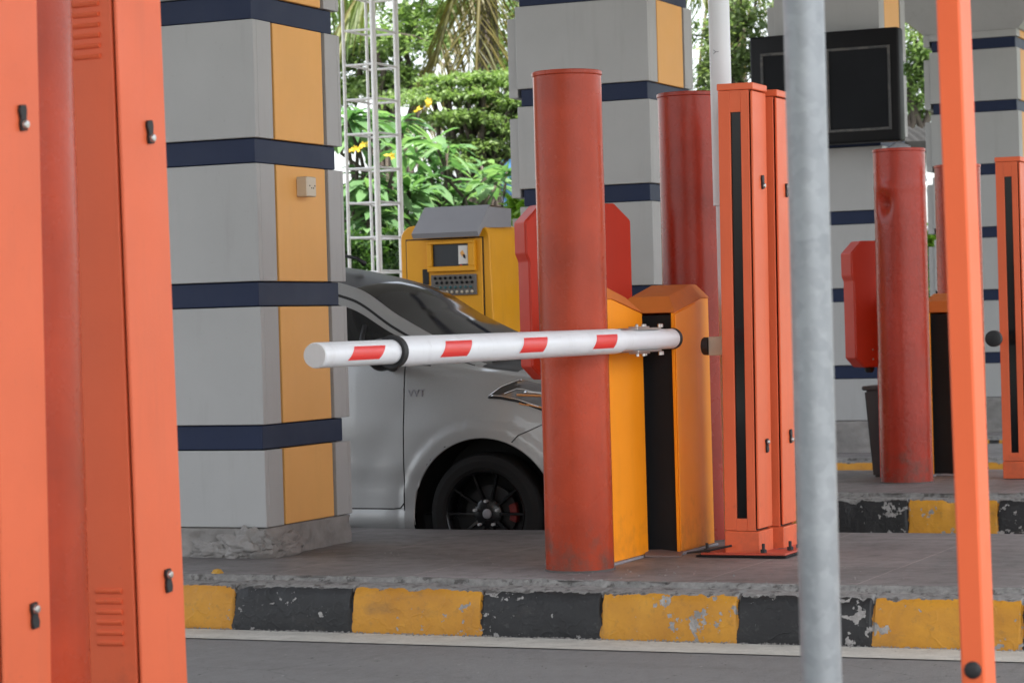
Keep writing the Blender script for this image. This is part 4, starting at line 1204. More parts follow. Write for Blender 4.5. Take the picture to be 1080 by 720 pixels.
for side in (-1, 1):
    P = [[Vector((xs[i], side * SEC[i][0][j], SEC[i][1][j])) for j in range(nj)] for i in range(len(xs))]
    # snap to wheel arches
    for i in range(len(xs)):
        for j in range(NA):
            for xw in WHEELS:
                p = P[i][j]; dx, dz = p.x - xw, p.z - 0.307
                r = math.hypot(dx, dz)
                if RA - 0.021 < r < RA and dz > -0.2:
                    p.x = xw + dx / r * RA; p.z = 0.307 + dz / r * RA
    for i in range(len(xs) - 1):
        for j in range(nj - 1):
            q = [P[i][j], P[i+1][j], P[i+1][j+1], P[i][j+1]]
            c = sum(q, Vector()) / 4
            if j < NA - 1 and any(math.hypot(c.x - xw, c.z - 0.307) < RA - 0.001 for xw in WHEELS): continue
            x, z = c.x, c.z
            if j < NA - 1:
                if is_gap(i) and z > 0.33: nm = 'panel_gap'
                elif -1.452 < x < -0.435 and z > 0.333: nm = 'front_door'
                elif -2.3 < x < -1.453 and z > 0.333: nm = 'rear_door'
                elif False: nm = 'panel_gap'
                else: nm = 'body'
            elif j < NA + NB - 1:
                jj = j - NA
                hgt = cubic(ST[:, 0], ST[:, 3], x) - cubic(ST[:, 0], ST[:, 2], x)
                if jj <= 0 and -2.9 < x < -0.3: nm = 'window_trim'
                elif jj >= NB - 2: nm = 'body'
                elif x < -0.30 and x > -2.95 and jj >= 1 and jj < NB - 1 and not (-1.50 < x < -1.42): nm = 'side_window' if x > -1.46 else 'rear_window'
                elif -2.95 < x < -0.30: nm = 'window_trim'
                else: nm = 'body'
            elif j == NA + NB - 1 and -1.6 < x < -0.10: nm = 'pillar_seam' + ('' if side < 0 else '_far')
            elif j >= NA + NB + NC_ - 1:
                if -0.86 < x < -0.05: nm = 'windscreen'
                elif -0.05 <= x < 0.14: nm = 'cowl'
                elif x < -2.97 and x > -3.3: nm = 'tailgate_window'
                elif -2.97 <= x <= -0.86: nm = 'roof'
                else: nm = 'body'
            else:
                if j >= NA+NB and -0.05 <= x < 0.14: nm = 'cowl'
                else: nm = 'body'
            if nm in ('front_door', 'rear_door', 'side_window', 'rear_window') : nm = nm + ('' if side < 0 else '_far')
            V, Fc, idx = bucket(nm)
            ids = []
            for p in q:
                key = (round(p.x, 5), round(p.y, 5), round(p.z, 5))
                if key not in idx:
                    idx[key] = len(V)
                    pp_ = p.copy()
                    if nm == 'panel_gap': pp_.y -= side * 0.010
                    V.append(pp_)
                ids.append(idx[key])
            if side > 0: ids = ids[::-1]
            if len(set(ids)) >= 3:
                Fc.append(list(dict.fromkeys(ids)))
mats_ = {'roof': 'roof_black', 'pillar_seam': 'car_dark', 'body': 'car', 'front_door': 'car', 'rear_door': 'car', 'panel_gap': 'car_gap', 'window_trim': 'car_dark', 'side_window': 'glass_dark', 'rear_window': 'glass_dark', 'windscreen': 'windshield', 'cowl': 'car_dark', 'tailgate_window': 'glass_dark'}
car_parts = {}
for nm, (V, Fc, idx) in buckets.items():
    base = nm.replace('_far', '')
    pub = {'front_door': 'door', 'rear_door': 'door', 'rear_window': 'side_window'}.get(base, base)
    car_parts[nm] = py_obj(pub, V, Fc, mats_[base], car, smooth=True, angle=R(38))
# front and rear closures
for xe, nm in ((0.80, 'front_bumper_skin'), (-3.42, 'rear_bumper_skin')):
    y, z = section(xe)
    V = [(xe, -a, b) for a, b in zip(y, z)] + [(xe, a, b) for a, b in zip(y[::-1], z[::-1])]
    py_obj(nm, V, [tuple(range(len(V)))], 'car_dark', car)
box('underbody', -3.3, 0.7, -0.72, 0.72, 0.17, 0.30, 'car_dark', car, bev=0.01)
bm = bmesh.new()
add_box(bm, -2.9, -0.5, -0.74, 0.74, 0.31, 0.9, 0.02); bm_obj('cabin_floor', bm, 'car_dark', car)

def side_y(x, z):
    y, zz = section(x)
    return float(np.interp(z, zz[:NA + NB], y[:NA + NB]))
# wheel wells, wheels
def arch_liner(xw):
    n = 40
    for s in (-1, 1):
        V = []; Fc = []; b = 0
        for k in range(n + 1):
            a = R(-30) + (PI + R(60)) * k / n
            for yy in (0.80, 0.52):
                V.append((xw + (RA + 0.012) * math.cos(a), s * yy, 0.307 + (RA + 0.012) * math.sin(a)))
        for k in range(n): Fc.append((b + 2*k, b + 2*k+1, b + 2*k+3, b + 2*k+2))
        Fc.append(tuple(b + 2*k + 1 for k in range(n + 1)))
        py_obj('wheel_well', V, Fc, 'joint', car, smooth=True, angle=R(30))
    # rolled lip of the arch
    for s in (-1, 1):
        pts = []
        for k in range(41):
            a = R(-8) + (PI + R(16)) * k / 40
            x, z = xw + RA * math.cos(a), 0.307 + RA * math.sin(a)
            pts.append((x, s * (side_y(x, z) - 0.006), z))
        V, Fc = tube_geo(pts, 0.0065, 6)
        py_obj('arch_lip', V, Fc, 'car', car, smooth=True)
for xw in WHEELS: arch_liner(xw)

def make_wheel(xw, side):
    root = bpy.data.objects.new('wheel', None); COL.objects.link(root); root.parent = car
    root.location = (xw, side * 0.755, 0.307); root.rotation_euler = (0, 0, 0 if side < 0 else PI)
    # local: outer face towards -y
    Rt = 0.305
    bm = lathe([(0.215, 0.09), (0.262, 0.095), (0.292, 0.085), (Rt, 0.06), (Rt, -0.055), (0.294, -0.082), (0.265, -0.094), (0.232, -0.090), (0.214, -0.078)], 72, axis='y', cap=False)
    bm_obj('tyre', bm, 'tyre', root, smooth=True, angle=R(25))
    bm = bmesh.new()
    r2 = lathe([(0.216, 0.08), (0.205, 0.03), (0.20, -0.02), (0.206, -0.068), (0.216, -0.080), (0.212, -0.084)], 72, axis='y', cap=False)
    bm_obj('rim', r2, 'rim', root, smooth=True, angle=R(40))
    bm = bmesh.new()
    for k in range(5):
        for off in (-PI / 10, PI / 10):
            a = 2 * PI * k / 5 + PI / 2 + off
            ca, sa = math.cos(a), math.sin(a)
            wi, wo = 0.014, 0.011
            for_pts = []
            def pt(r, wv, yv): return (r * ca - wv * sa, yv, r * sa + wv * ca)
            rr = [(0.045, -0.050, 0.012), (0.12, -0.062, 0.008), (0.208, -0.072, 0.007)]
            prev = None
            for r_, yv, wv in rr:
                ring = [bm.verts.new(pt(r_, -wv, yv + 0.022)), bm.verts.new(pt(r_, -wv * 0.7, yv)), bm.verts.new(pt(r_, wv * 0.7, yv)), bm.verts.new(pt(r_, wv, yv + 0.022))]
                if prev:
                    for q in range(3): bm.faces.new((prev[q], ring[q], ring[q+1], prev[q+1]))
                prev = ring
    bmesh.ops.recalc_face_normals(bm, faces=bm.faces)
    bm_obj('spokes', bm, 'rim', root)
    bm = lathe([(0.075, -0.02), (0.075, -0.048), (0.065, -0.054), (0.030, -0.056)], 36, axis='y'); bm_obj('hub', bm, 'rim', root, smooth=True, angle=R(30))
    bm = lathe([(0.025, -0.055), (0.024, -0.060), (0.013, -0.063), (0.002, -0.064)], 32, axis='y'); bm_obj('hub_cap', bm, 'hood', root, smooth=True)
    bm = bmesh.new()
    for k in range(5):
        a = 2 * PI * k / 5 + PI / 2
        bmesh.ops.create_cone(bm, cap_ends=True, segments=6, radius1=0.007, radius2=0.0075, depth=0.03, matrix=Matrix.Translation((0.064 * math.cos(a), -0.066, 0.064 * math.sin(a))) @ Matrix.Rotation(PI/2, 4, 'X'))
    bm_obj('lug_nuts', bm, 'nut', root)
    bm = lathe([(0.06, 0.0), (0.14, 0.0), (0.14, 0.02), (0.06, 0.02)], 48, axis='y', cap=False); bm_obj('brake_disc', bm, 'rubber', root)
    bm = bmesh.new()
    prof = []
    for k in range(9):
        a = R(-18) + R(40) * k / 8; prof.append((0.152 * math.cos(a), 0.152 * math.sin(a)))
    for k in range(9):
        a = R(22) - R(40) * k / 8; prof.append((0.112 * math.cos(a), 0.105 * math.sin(a)))
    add_prism(bm, prof, 'y', -0.028, 0.01, bev=0.004); bm_obj('brake_caliper', bm, 'caliper', root)
    return root
for xw in WHEELS:
    for s in (-1, 1): make_wheel(xw, s)

# headlamps
def lamp(side):
    up = [(0.035, 0.897), (0.10, 0.945), (0.19, 0.978), (0.30, 0.952), (0.42, 0.905), (0.54, 0.845), (0.62, 0.78)]
    lw = [(0.035, 0.893), (0.10, 0.889), (0.19, 0.872), (0.30, 0.835), (0.42, 0.785), (0.54, 0.73), (0.62, 0.70)]
    ux = np.linspace(0.035, 0.62, 40)
    U = np.interp(ux, *zip(*up)); L = np.interp(ux, *zip(*lw))
    def on(x, z, o): return Vector((x, side * (side_y(x, z) + o), z))
    V = []; Fc = []; n = 9
    for x, a, b in zip(ux, L, U):
        for k in range(n): V.append(on(x, a + (b - a) * k / (n - 1), 0.004))
    for i in range(len(ux) - 1):
        for k in range(n - 1):
            q = (i*n + k, (i+1)*n + k, (i+1)*n + k + 1, i*n + k + 1)
            Fc.append(q if side < 0 else q[::-1])
    h = py_obj('headlight', V, Fc, 'lens', car, smooth=True)
    def line(name, pts, r, mt, o=0.006, prn=h):
        pts = [on(x, z, o) for x, z in pts]
        V, Fc = tube_geo(pts, r, 6); py_obj(name, V, Fc, mt, prn, smooth=True)
    line('chrome_trim', list(zip(ux, L + 0.006))[1:], 0.0045, 'chrome')
    line('dark_trim', list(zip(ux, L - 0.004)), 0.005, 'car_dark')
    line('chrome_edge', [(x, z - 0.003) for x, z in zip(ux, U) if x < 0.2], 0.003, 'chrome')
    # dark wedge at the tip
    V = []; Fc = []
    for x in np.linspace(0.045, 0.20, 14):
        a, b = np.interp(x, *zip(*lw)), np.interp(x, *zip(*up))
        w0 = b - min(b - a, 0.040)
        V += [on(x, w0, 0.0055), on(x, b - 0.004, 0.0055)]
    for i in range(13):
        q = (2*i, 2*i+2, 2*i+3, 2*i+1); Fc.append(q if side < 0 else q[::-1])
    py_obj('dark_bezel', V, Fc, paint('bezel', (0.05, 0.05, 0.047), 0.3), h, smooth=True)
    line('chrome_bar', [(x, np.interp(x, *zip(*up)) - 0.046) for x in np.linspace(0.12, 0.34, 8)], 0.003, 'chrome', 0.008)
    line('amber_bar', [(x, 0.900 - 0.06 * (x - 0.18)) for x in np.linspace(0.185, 0.36, 8)], 0.006, 'amber', 0.006)
    line('amber_strip', [(x, 0.862 - 0.20 * (x - 0.18)) for x in np.linspace(0.20, 0.36, 8)], 0.0055, 'amber', 0.006)
    line('reflector_bar', [(x, 0.915 - 0.06 * (x - 0.18)) for x in np.linspace(0.22, 0.40, 8)], 0.007, 'chrome', 0.004)
for s in (-1, 1): lamp(s)
# shut lines: bumper to wing, and bonnet edge
def seam_line(pts, r=0.0028):
    for s in (-1, 1):
        V, Fc = tube_geo([(x, s * (side_y(x, z) + 0.0005), z) for x, z in pts], r, 6)
        py_obj('shut_line', V, Fc, 'car_gap', car, smooth=True)
seam_line([(0.165, 0.665), (0.20, 0.70), (0.26, 0.725), (0.33, 0.755), (0.40, 0.785)])
seam_line([(x, 0.333) for x in np.linspace(-1.44, -0.50, 14)] + [(-0.46, 0.338), (-0.438, 0.36)], 0.0035)
# door mirror
for s in (-1, 1):
    bm = bmesh.new(); bmesh.ops.create_uvsphere(bm, u_segments=28, v_segments=18, radius=1)
    for v in bm.verts:
        p = v.co
        v.co = Vector((p.x * 0.085 * (1 if p.x > 0 else 0.5), p.y * 0.125, p.z * 0.082 * (1 + 0.15 * p.y * -s)))
    mo = bm_obj('door_mirror', bm, 'car_dark', car, (-0.50, s * 0.965, 1.115), smooth=True)
    V, Fc = tube_geo([(0.0, s * -0.15, -0.06), (0.0, s * -0.07, -0.05), (0, 0, -0.03)], [0.03, 0.025, 0.03], 10)
    py_obj('mirror_stalk', V, Fc, 'car_dark', mo, smooth=True)
# quarter-light bar and door handle
V, Fc = tube_geo([(-0.715, -side_y(-0.715, 1.14) + 0.004, 1.14), (-0.73, -side_y(-0.73, 1.20) - 0.001, 1.20), (-0.742, -side_y(-0.742, 1.265) + 0.004, 1.265)], 0.014, 6)
py_obj('window_pillar', V, Fc, 'car_dark', car, smooth=True)
V, Fc = tube_geo([(-1.36, -0.852, 0.90), (-1.33, -0.872, 0.903), (-1.20, -0.872, 0.905), (-1.17, -0.852, 0.905)], 0.012, 8)
py_obj('handle', V, Fc, 'car', car_parts['front_door'], smooth=True)
# badge
zbg = 0.915
text_mesh('badge', 'VVT', 0.052, 'hood', car, (-0.365, -side_y(-0.365, zbg) - 0.002, zbg), (PI / 2 - 0.1, 0, 0), 0.0015)
# roof aerial and wipers
V, Fc = tube_geo([(-1.05, -0.02, 1.60), (-1.10, -0.02, 1.635), (-1.45, -0.02, 1.70)], [0.016, 0.010, 0.003], 8)
py_obj('aerial', V, Fc, 'car_dark', car, smooth=True)
def ws(x, yv):
    y, z = section(x)
    return Vector((x, yv, float(np.interp(-abs(yv), -y[NA+NB:], z[NA+NB:])) + 0.014))
for ya, yb_ in ((0.05, -0.50), (0.55, 0.02)):
    V, Fc = tube_geo([ws(0.03, ya), ws(-0.03, ya * 0.6 + yb_ * 0.4), ws(-0.08, yb_)], [0.010, 0.008, 0.006], 6)
    py_obj('wiper', V, Fc, 'car_dark', car, smooth=True)

# ------------------------------------------------------------------ foliage
def rot_frames(n, up=None, spread=1.0):
    """random leaf frames: returns (dir, normal) arrays"""
    d = rng.normal(size=(n, 3)); d[:, 2] *= 0.6
    if up is not None: d += up
    d /= np.linalg.norm(d, axis=1)[:, None]
    r = rng.normal(size=(n, 3)) * 0.5 + np.array([0, 0, 1.0])
    nrm = r - (r * d).sum(1)[:, None] * d
    nrm /= np.linalg.norm(nrm, axis=1)[:, None] + 1e-9
    return d, nrm

def leaves(name, pos, d, nrm, ln, wd, mat, parent, fold=0.18, droop=0.25, tipw=0.0):
    """each leaf: 2 x 3 folded grid, pointed"""
    n = len(pos)
    ln = np.broadcast_to(np.asarray(ln, float), (n,)); wd = np.broadcast_to(np.asarray(wd, float), (n,))
    s = np.cross(d, nrm)
    ts = [0.0, 0.35, 0.72, 1.0]; ws_ = [0.12, 0.85, 0.8, tipw]
    rows = []
    for t, w in zip(ts, ws_):
        c = pos + d * (ln * t)[:, None] - np.array([0, 0, 1.0]) * (ln * droop * t * t)[:, None]
        for k in (-1, 0, 1):
            rows.append(c + s * (wd * 0.5 * w * k)[:, None] + nrm * (wd * fold * abs(k) * w)[:, None])
    Vv = np.stack(rows, 1).reshape(-1, 3)      # n x 12
    base = (np.arange(n) * 12)[:, None]
    q = []
    for r_ in range(3):
        for k in range(2):
            a = r_ * 3 + k
            q.append([a, a + 1, a + 4, a + 3])
    Q = (base[:, :, None] + np.array(q)[None]).reshape(-1, 4)
    me = bpy.data.meshes.new(name)
    me.vertices.add(len(Vv)); me.vertices.foreach_set('co', Vv.ravel())
    me.loops.add(Q.size); me.loops.foreach_set('vertex_index', Q.ravel().astype(np.int32))
    me.polygons.add(len(Q)); me.polygons.foreach_set('loop_start', np.arange(0, Q.size, 4, dtype=np.int32)); me.polygons.foreach_set('loop_total', np.full(len(Q), 4, dtype=np.int32))
    me.update(calc_edges=True)
    return link(name, me, mat, parent)

def small_leaves(name, pos, d, nrm, ln, wd, mat, parent):
    n = len(pos); s = np.cross(d, nrm)
    ln = np.broadcast_to(np.asarray(ln, float), (n,)); wd = np.broadcast_to(np.asarray(wd, float), (n,))
    p0 = pos; p1 = pos + d * (ln * .5)[:, None] + s * (wd * .5)[:, None]; p2 = pos + d * ln[:, None] - np.array([0, 0, .15]) * ln[:, None]; p3 = pos + d * (ln * .5)[:, None] - s * (wd * .5)[:, None]
    Vv = np.stack([p0, p1, p2, p3], 1).reshape(-1, 3)
    Q = (np.arange(n) * 4)[:, None] + np.array([0, 1, 2, 3])[None]
    me = bpy.data.meshes.new(name)
    me.vertices.add(len(Vv)); me.vertices.foreach_set('co', Vv.ravel())
    me.loops.add(Q.size); me.loops.foreach_set('vertex_index', Q.ravel().astype(np.int32))
    me.polygons.add(n); me.polygons.foreach_set('loop_start', np.arange(0, Q.size, 4, dtype=np.int32)); me.polygons.foreach_set('loop_total', np.full(n, 4, dtype=np.int32))
    me.update(calc_edges=True)
    return link(name, me, mat, parent)

GZ = -0.28
def branches(paths, name, parent, n=7):
    V, Fc = [], []
    for pts, r in paths: tube_geo(pts, r, n, V, Fc)
    return py_obj(name, V, Fc, 'bark', parent, smooth=True)

def wpath(a, b, k=5, wob=0.12, sag=0.0):
    a, b = Vector(a), Vector(b); L = (b - a).length
    out = []
    for i in range(k + 1):
        t = i / k
        p = a.lerp(b, t) + Vector((random.uniform(-1, 1), random.uniform(-1, 1), random.uniform(-1, 1))) * wob * L * (0 if i in (0, k) else 0.5)
        p.z += sag * math.sin(t * PI)
        out.append(p)
    return out

def plumeria(px, d, tips_px, label, spread=0.7, leaf=0.30, flowers=(), per=15, extra=0, trunk_px=None, rad_scale=1.0):
    """tips_px: list of (x, y) photo positions steering where crown tips stand, jittered in depth"""
    b = W(trunk_px or px, 345, d); base = Vector((b.x, b.y, GZ))
    root = empty('frangipani_tree', base, label, 'tree', 'garden trees beyond the lanes')
    paths = []; P, Dd, Nn = [], [], []
    fork = Vector((0, 0, 1.5))
    paths.append((wpath((0, 0, 0), fork, 5, 0.06), [0.085, 0.08, 0.075, 0.07, 0.066, 0.062]))
    tips = []
    for (tx, ty) in tips_px:
        dd = d + random.uniform(-spread, spread)
        tips.append(W(tx, ty, dd) - base)
    limbs = {}
    for t in tips:
        k = (round(t.x / 0.7), round(t.z / 1.2))
        if k not in limbs:
            j = fork.lerp(t, 0.55) + Vector((0, 0, -0.25))
            limbs[k] = j
            paths.append((wpath(fork - Vector((0, 0, 0.05)), j, 5, 0.16, 0.05), [0.05, 0.046, 0.042, 0.038, 0.034, 0.03]))
        paths.append((wpath(limbs[k], t, 4, 0.16), [0.026, 0.023, 0.020, 0.018, 0.017]))
        for q in range(per):
            a = q * 2.4 + random.uniform(-0.3, 0.3); el = random.uniform(-0.45, 0.75)
            v = np.array([math.cos(a) * math.cos(el), math.sin(a) * math.cos(el), math.sin(el)])
            P.append(np.array(t) + v * 0.03 + np.array([0, 0, random.uniform(-0.10, 0.02)])); Dd.append(v)
            nz = np.array([0, 0, 1.0]) + rng.normal(size=3) * 0.25; nz -= nz.dot(v) * v; Nn.append(nz / np.linalg.norm(nz))
    P, Dd, Nn = map(np.array, (P, Dd, Nn))
    ln = rng.uniform(0.6, 1.05, len(P)) * leaf
    branches(paths, 'trunk', root)
    leaves('crown', P, Dd, Nn, ln, ln * 0.33, MAT['leaf_broad'], root, droop=0.35)
    if flowers:
        for (fx, fy) in flowers:
            FP, FD, FN = [], [], []
            c = W(fx, fy, d - spread - 0.25) - base
            for q in range(3):
                cc = np.array(c) + rng.normal(size=3) * np.array([0.016, 0.02, 0.014])
                ax_ = rng.normal(size=3) + np.array([0.2, -0.8, 0.6]); ax_ /= np.linalg.norm(ax_)
                u = np.cross(ax_, [0, 0, 1.0]); u /= np.linalg.norm(u); w_ = np.cross(ax_, u)
                for k in range(5):
                    a = 2 * PI * k / 5
                    v = u * math.cos(a) + w_ * math.sin(a)
                    FP.append(cc); FD.append(v + ax_ * 0.35); FN.append(ax_)
            FP, FD, FN = map(np.array, (FP, FD, FN)); FD /= np.linalg.norm(FD, axis=1)[:, None]
            leaves('flower_cluster', FP, FD, FN, 0.036, 0.024, MAT['petal'], root, droop=0.05, tipw=0.5)
    return root

def jit(n, x0, x1, y0, y1):
    return [(random.uniform(x0, x1), random.uniform(y0, y1)) for _ in range(n)]

plumeria(395, 24.5, jit(40, 352, 432, 118, 275) + jit(6, 352, 425, 190, 280), 'broad leaved frangipani tree with yellow flowers behind the lattice mast', 0.8, 0.38, flowers=((374, 157), (384, 154), (439, 116), (452, 108), (414, 163)))
plumeria(470, 26.0, jit(20, 430, 478, 150, 240) + [(512, 188), (523, 196), (497, 214), (486, 196), (508, 176), (535, 178)] + jit(5, 440, 490, 205, 260), 'frangipani tree with bare dark branches above the yellow toll machine', 0.8, 0.35, flowers=(), trunk_px=505)

def canopy_tree(px, d, blobs, label, leaf=0.10, n_per=900, mat='leaf_tree', name='broadleaf_tree', flat=0.35, trunk_r=0.13, aspect=0.42, z_fork=None, sub=7):
    """blobs: (x, y, rx_px, ry_px) clumps in the photo; each is a real clump of leaves on twigs at depth d +- r"""
    b = W(px, 345, d); base = Vector((b.x, b.y, GZ))
    root = empty(name, base, label, 'tree', 'garden trees beyond the lanes')
    s = F / d
    cs = []
    for (x, y, rx, ry) in blobs:
        dd = d + random.uniform(-1, 1) * min(2.5, rx / s * 1.2)
        cs.append((W(x, y, dd) - base, rx / s, ry / s))
    zt = min(c[0].z for c in cs); fork = Vector((0, 0, z_fork if z_fork else max(1.2, zt * 0.7)))
    paths = [(wpath((0, 0, 0), fork, 6, 0.05), list(np.linspace(trunk_r, trunk_r * 0.75, 7)))]
    P, Dd, Nn = [], [], []
    for c, rx, rz in cs:
        paths.append((wpath(fork, c, 6, 0.12, 0.15), list(np.linspace(trunk_r * 0.5, 0.02, 7))))
        subs = []
        for k in range(sub):
            o = Vector(rng.normal(size=3) * np.array([rx * 0.55, rx * 0.55, rz * 0.55]))
            subs.append(c + o); paths.append((wpath(c, c + o, 3, 0.15), [0.018, 0.014, 0.01, 0.006]))
        m_ = n_per // sub
        for sp in subs:
            pr = rng.normal(size=(m_, 3)) * np.array([rx * 0.36, rx * 0.36, rz * flat])
            P.append(np.array(sp) + pr)
    P = np.concatenate(P)
    Dd, Nn = rot_frames(len(P))
    ln = rng.uniform(0.6, 1.15, len(P)) * leaf
    branches(paths, 'trunk', root, 6)
    small_leaves('crown', P, Dd, Nn, ln, ln * aspect, MAT[mat], root)
    return root

# layered fine tree above the toll machine
tiers = []
for (yy, xa, xb, n_) in ((88, 446, 556, 7), (101, 438, 550, 6), (117, 450, 552, 6), (133, 462, 556, 5), (150, 448, 540, 5), (168, 470, 548, 4)):
    for q in range(n_):
        xx = xa + (xb - xa) * (q + random.uniform(0.1, 0.9)) / n_
        tiers.append((xx, yy - (xx - 500) * 0.10 + random.uniform(-7, 7), random.uniform(14, 26), random.uniform(2.5, 5.0)))
canopy_tree(500, 28.5, tiers, 'fine leaved tree in flat bright tiers above the yellow toll machine', 0.075, 560, 'leaf_fine', 'tiered_tree', flat=0.5, trunk_r=0.10, aspect=0.4, sub=7)
canopy_tree(420, 33.0, [(372, 8, 30, 16), (395, 35, 34, 16), (435, 12, 30, 16), (378, 70, 26, 14), (420, 52, 30, 14), (455, 40, 26, 12), (400, 95, 26, 12), (360, 95, 20, 14), (440, -25, 50, 20), (370, -30, 50, 20), (435, 78, 20, 10), (470, 5, 24, 14), (362, 45, 18, 14)],
            'tall loose green tree filling the gap beside the tall ochre column', 0.11, 900, 'leaf_fine', flat=0.35, trunk_r=0.16)
canopy_tree(560, 36.0, [(440, 30, 26, 26), (540, 20, 24, 26), (545, 70, 20, 20), (560, -20, 50, 26), (525, 55, 18, 20), (550, 105, 18, 14)],
            'distant pale tree left of the column behind the two red bollards', 0.11, 750, 'leaf_fine', flat=0.4, trunk_r=0.16)
canopy_tree(765, 30.0, [(750, 40, 18, 20), (785, 22, 22, 18), (800, 55, 18, 18), (772, 70, 20, 16), (760, 110, 22, 16), (800, -15, 40, 20), (745, 75, 14, 18), (815, 90, 16, 22)],
            'green tree seen between the white lamp pole and the black board', 0.11, 650, 'leaf_tree', flat=0.4, trunk_r=0.15)
canopy_tree(968, 36.0, [(965, 40, 18, 22), (978, 75, 18, 18), (962, 95, 16, 18), (972, 10, 20, 18), (985, -25, 30, 20), (970, 118, 16, 12), (975, 55, 16, 14)],
            'light green tree in the gap right of the black display board', 0.11, 650, 'leaf_fine', flat=0.4, trunk_r=0.15)

# coconut palm with drooping old fronds
def palm(px, d, crown_y, label, fronds):
    b = W(px, 345, d); base = Vector((b.x, b.y, GZ))
    root = empty('coconut_palm', base, label, 'tree', 'garden trees beyond the lanes')
    top = W(px, crown_y, d) - base
    V, Fc = tube_geo([Vector((0, 0, 0)), Vector((0.1, 0, top.z * 0.4)), top], [0.19, 0.15, 0.13], 10)
    py_obj('trunk', V, Fc, 'bark', root, smooth=True)
    for old in (0, 1):
        P, Dd, Nn, Ln = [], [], [], []
        rp = []
        for az, el, L, drp, o in fronds:
            if o != old: continue
            pts = []
            p = Vector(top); dirv = Vector((math.cos(az) * math.cos(el), math.sin(az) * math.cos(el), math.sin(el)))
            n = 26
            for k in range(n + 1):
                pts.append(p.copy())
                p = p + dirv * (L / n)
                dirv = (dirv + Vector((0, 0, -drp / n))).normalized()
            rp.append((pts[::2], list(np.linspace(0.035, 0.008, len(pts[::2])))))
            for k in range(3, n):
                for q in range(3):
                    tt = random.random(); c = pts[k].lerp(pts[k+1], tt)
                    tan = (pts[k+1] - pts[k]).normalized()
                    sd = tan.cross(Vector((0, 0, 1)))
                    if sd.length < 0.1: sd = Vector((1, 0, 0))
                    sd.normalize()
                    for s in (-1, 1):
                        dv = (tan * 0.55 + sd * s * 0.8 + Vector((0, 0, -0.45))) + Vector(rng.normal(size=3) * 0.10)
                        dv.normalize()
                        nz = Vector((0, 0, 1)) - dv * dv.z + Vector(rng.normal(size=3) * 0.2); nz.normalize()
                        P.append(c); Dd.append(dv); Nn.append(nz); Ln.append(0.75 * math.sin((k / n) ** 0.7 * PI * 0.9 + 0.2) * random.uniform(0.8, 1.1))
        if not P: continue
        V, Fc = [], []
        for pts, r in rp: tube_geo(pts, r, 6, V, Fc)
        fr = py_obj('frond_stalks', V, Fc, 'leaf_palm_old', root, smooth=True)
        Ln = np.array(Ln)
        leaves('old_fronds' if old else 'fronds', np.array(P), np.array(Dd), np.array(Nn), Ln, 0.032, MAT['leaf_palm_old' if old else 'leaf_palm'], root, droop=0.35)
palm(512, 30.5, -85, 'coconut palm with long brownish fronds hanging down behind the tiered tree',
     [(R(-75), -0.9, 3.3, 1.3, 1), (R(-115), -1.0, 3.2, 1.0, 1), (R(-60), -1.1, 3.0, 0.9, 1), (R(-150), -0.1, 3.6, 2.0, 0), (R(175), 0.2, 3.6, 1.8, 0), (R(-20), -0.1, 3.4, 2.0, 0), (R(20), 0.3, 3.6, 1.7, 0),
      (R(-100), 0.6, 3.6, 1.9, 0), (R(60), 0.5, 3.6, 1.8, 0), (R(120), 0.2, 3.6, 1.8, 0), (R(-5), -0.7, 3.2, 1.4, 0)])
palm(775, 34.0, -60, 'coconut palm with narrow fronds hanging near the white lamp pole',
     [(R(-90), -0.3, 3.4, 2.2, 0), (R(-140), -0.1, 3.4, 2.1, 0), (R(180), 0.1, 3.4, 2.0, 0), (R(-30), -0.2, 3.4, 2.1, 0), (R(20), 0.3, 3.4, 1.9, 0), (R(90), 0.5, 3.4, 1.8, 0), (R(-170), -0.5, 3.2, 1.8, 0), (R(-60), -0.7, 3.0, 1.6, 1)])

# shrubs and hedge
def shrub(px, d, blobs, label, mat, leaf=0.10, n_per=600, name='shrub', aspect=0.42):
    b = W(px, 345, d); base = Vector((b.x, b.y, GZ))
    root = empty(name, base, label, 'shrub', 'shrubs beyond the lanes')
    s = F / d; P = []; paths = []
    for (x, y, rx, ry) in blobs:
        c = W(x, y, d + random.uniform(-0.5, 0.5)) - base
        paths.append((wpath((random.uniform(-.1, .1), random.uniform(-.1, .1), 0), c, 5, 0.1), list(np.linspace(0.03, 0.006, 6))))
        pr = rng.normal(size=(n_per, 3)); pr /= np.linalg.norm(pr, axis=1)[:, None]
        pr *= (rng.random((n_per, 1)) ** 0.4) * (1 + 0.35 * rng.normal(size=(n_per, 1)) * 0.5)
        P.append(np.array(c) + pr * np.array([rx / s, rx / s, ry / s]))
    P = np.concatenate(P); Dd, Nn = rot_frames(len(P), up=np.array([0, 0, 0.4]))
    ln = rng.uniform(0.6, 1.2, len(P)) * leaf
    branches(paths, 'stems', root, 6)
    leaves('foliage', P, Dd, Nn, ln, ln * aspect, MAT[mat], root, droop=0.2)
    return root
shrub(552, 22.0, [(548, 225, 12, 16), (556, 250, 14, 18), (545, 265, 12, 16), (560, 280, 14, 20), (548, 300, 14, 22), (556, 325, 16, 24), (562, 222, 10, 14)], 'yellow green shrub between the toll machine and the red sign box', 'leaf_lime', 0.11, 420)
shrub(400, 23.0, [(365, 262, 22, 20), (392, 268, 22, 20), (418, 262, 22, 22), (440, 270, 20, 22), (380, 292, 30, 24), (420, 295, 30, 24), (455, 290, 26, 26)], 'dark clipped hedge bush at the foot of the lattice mast', 'leaf_dark', 0.07, 1100)
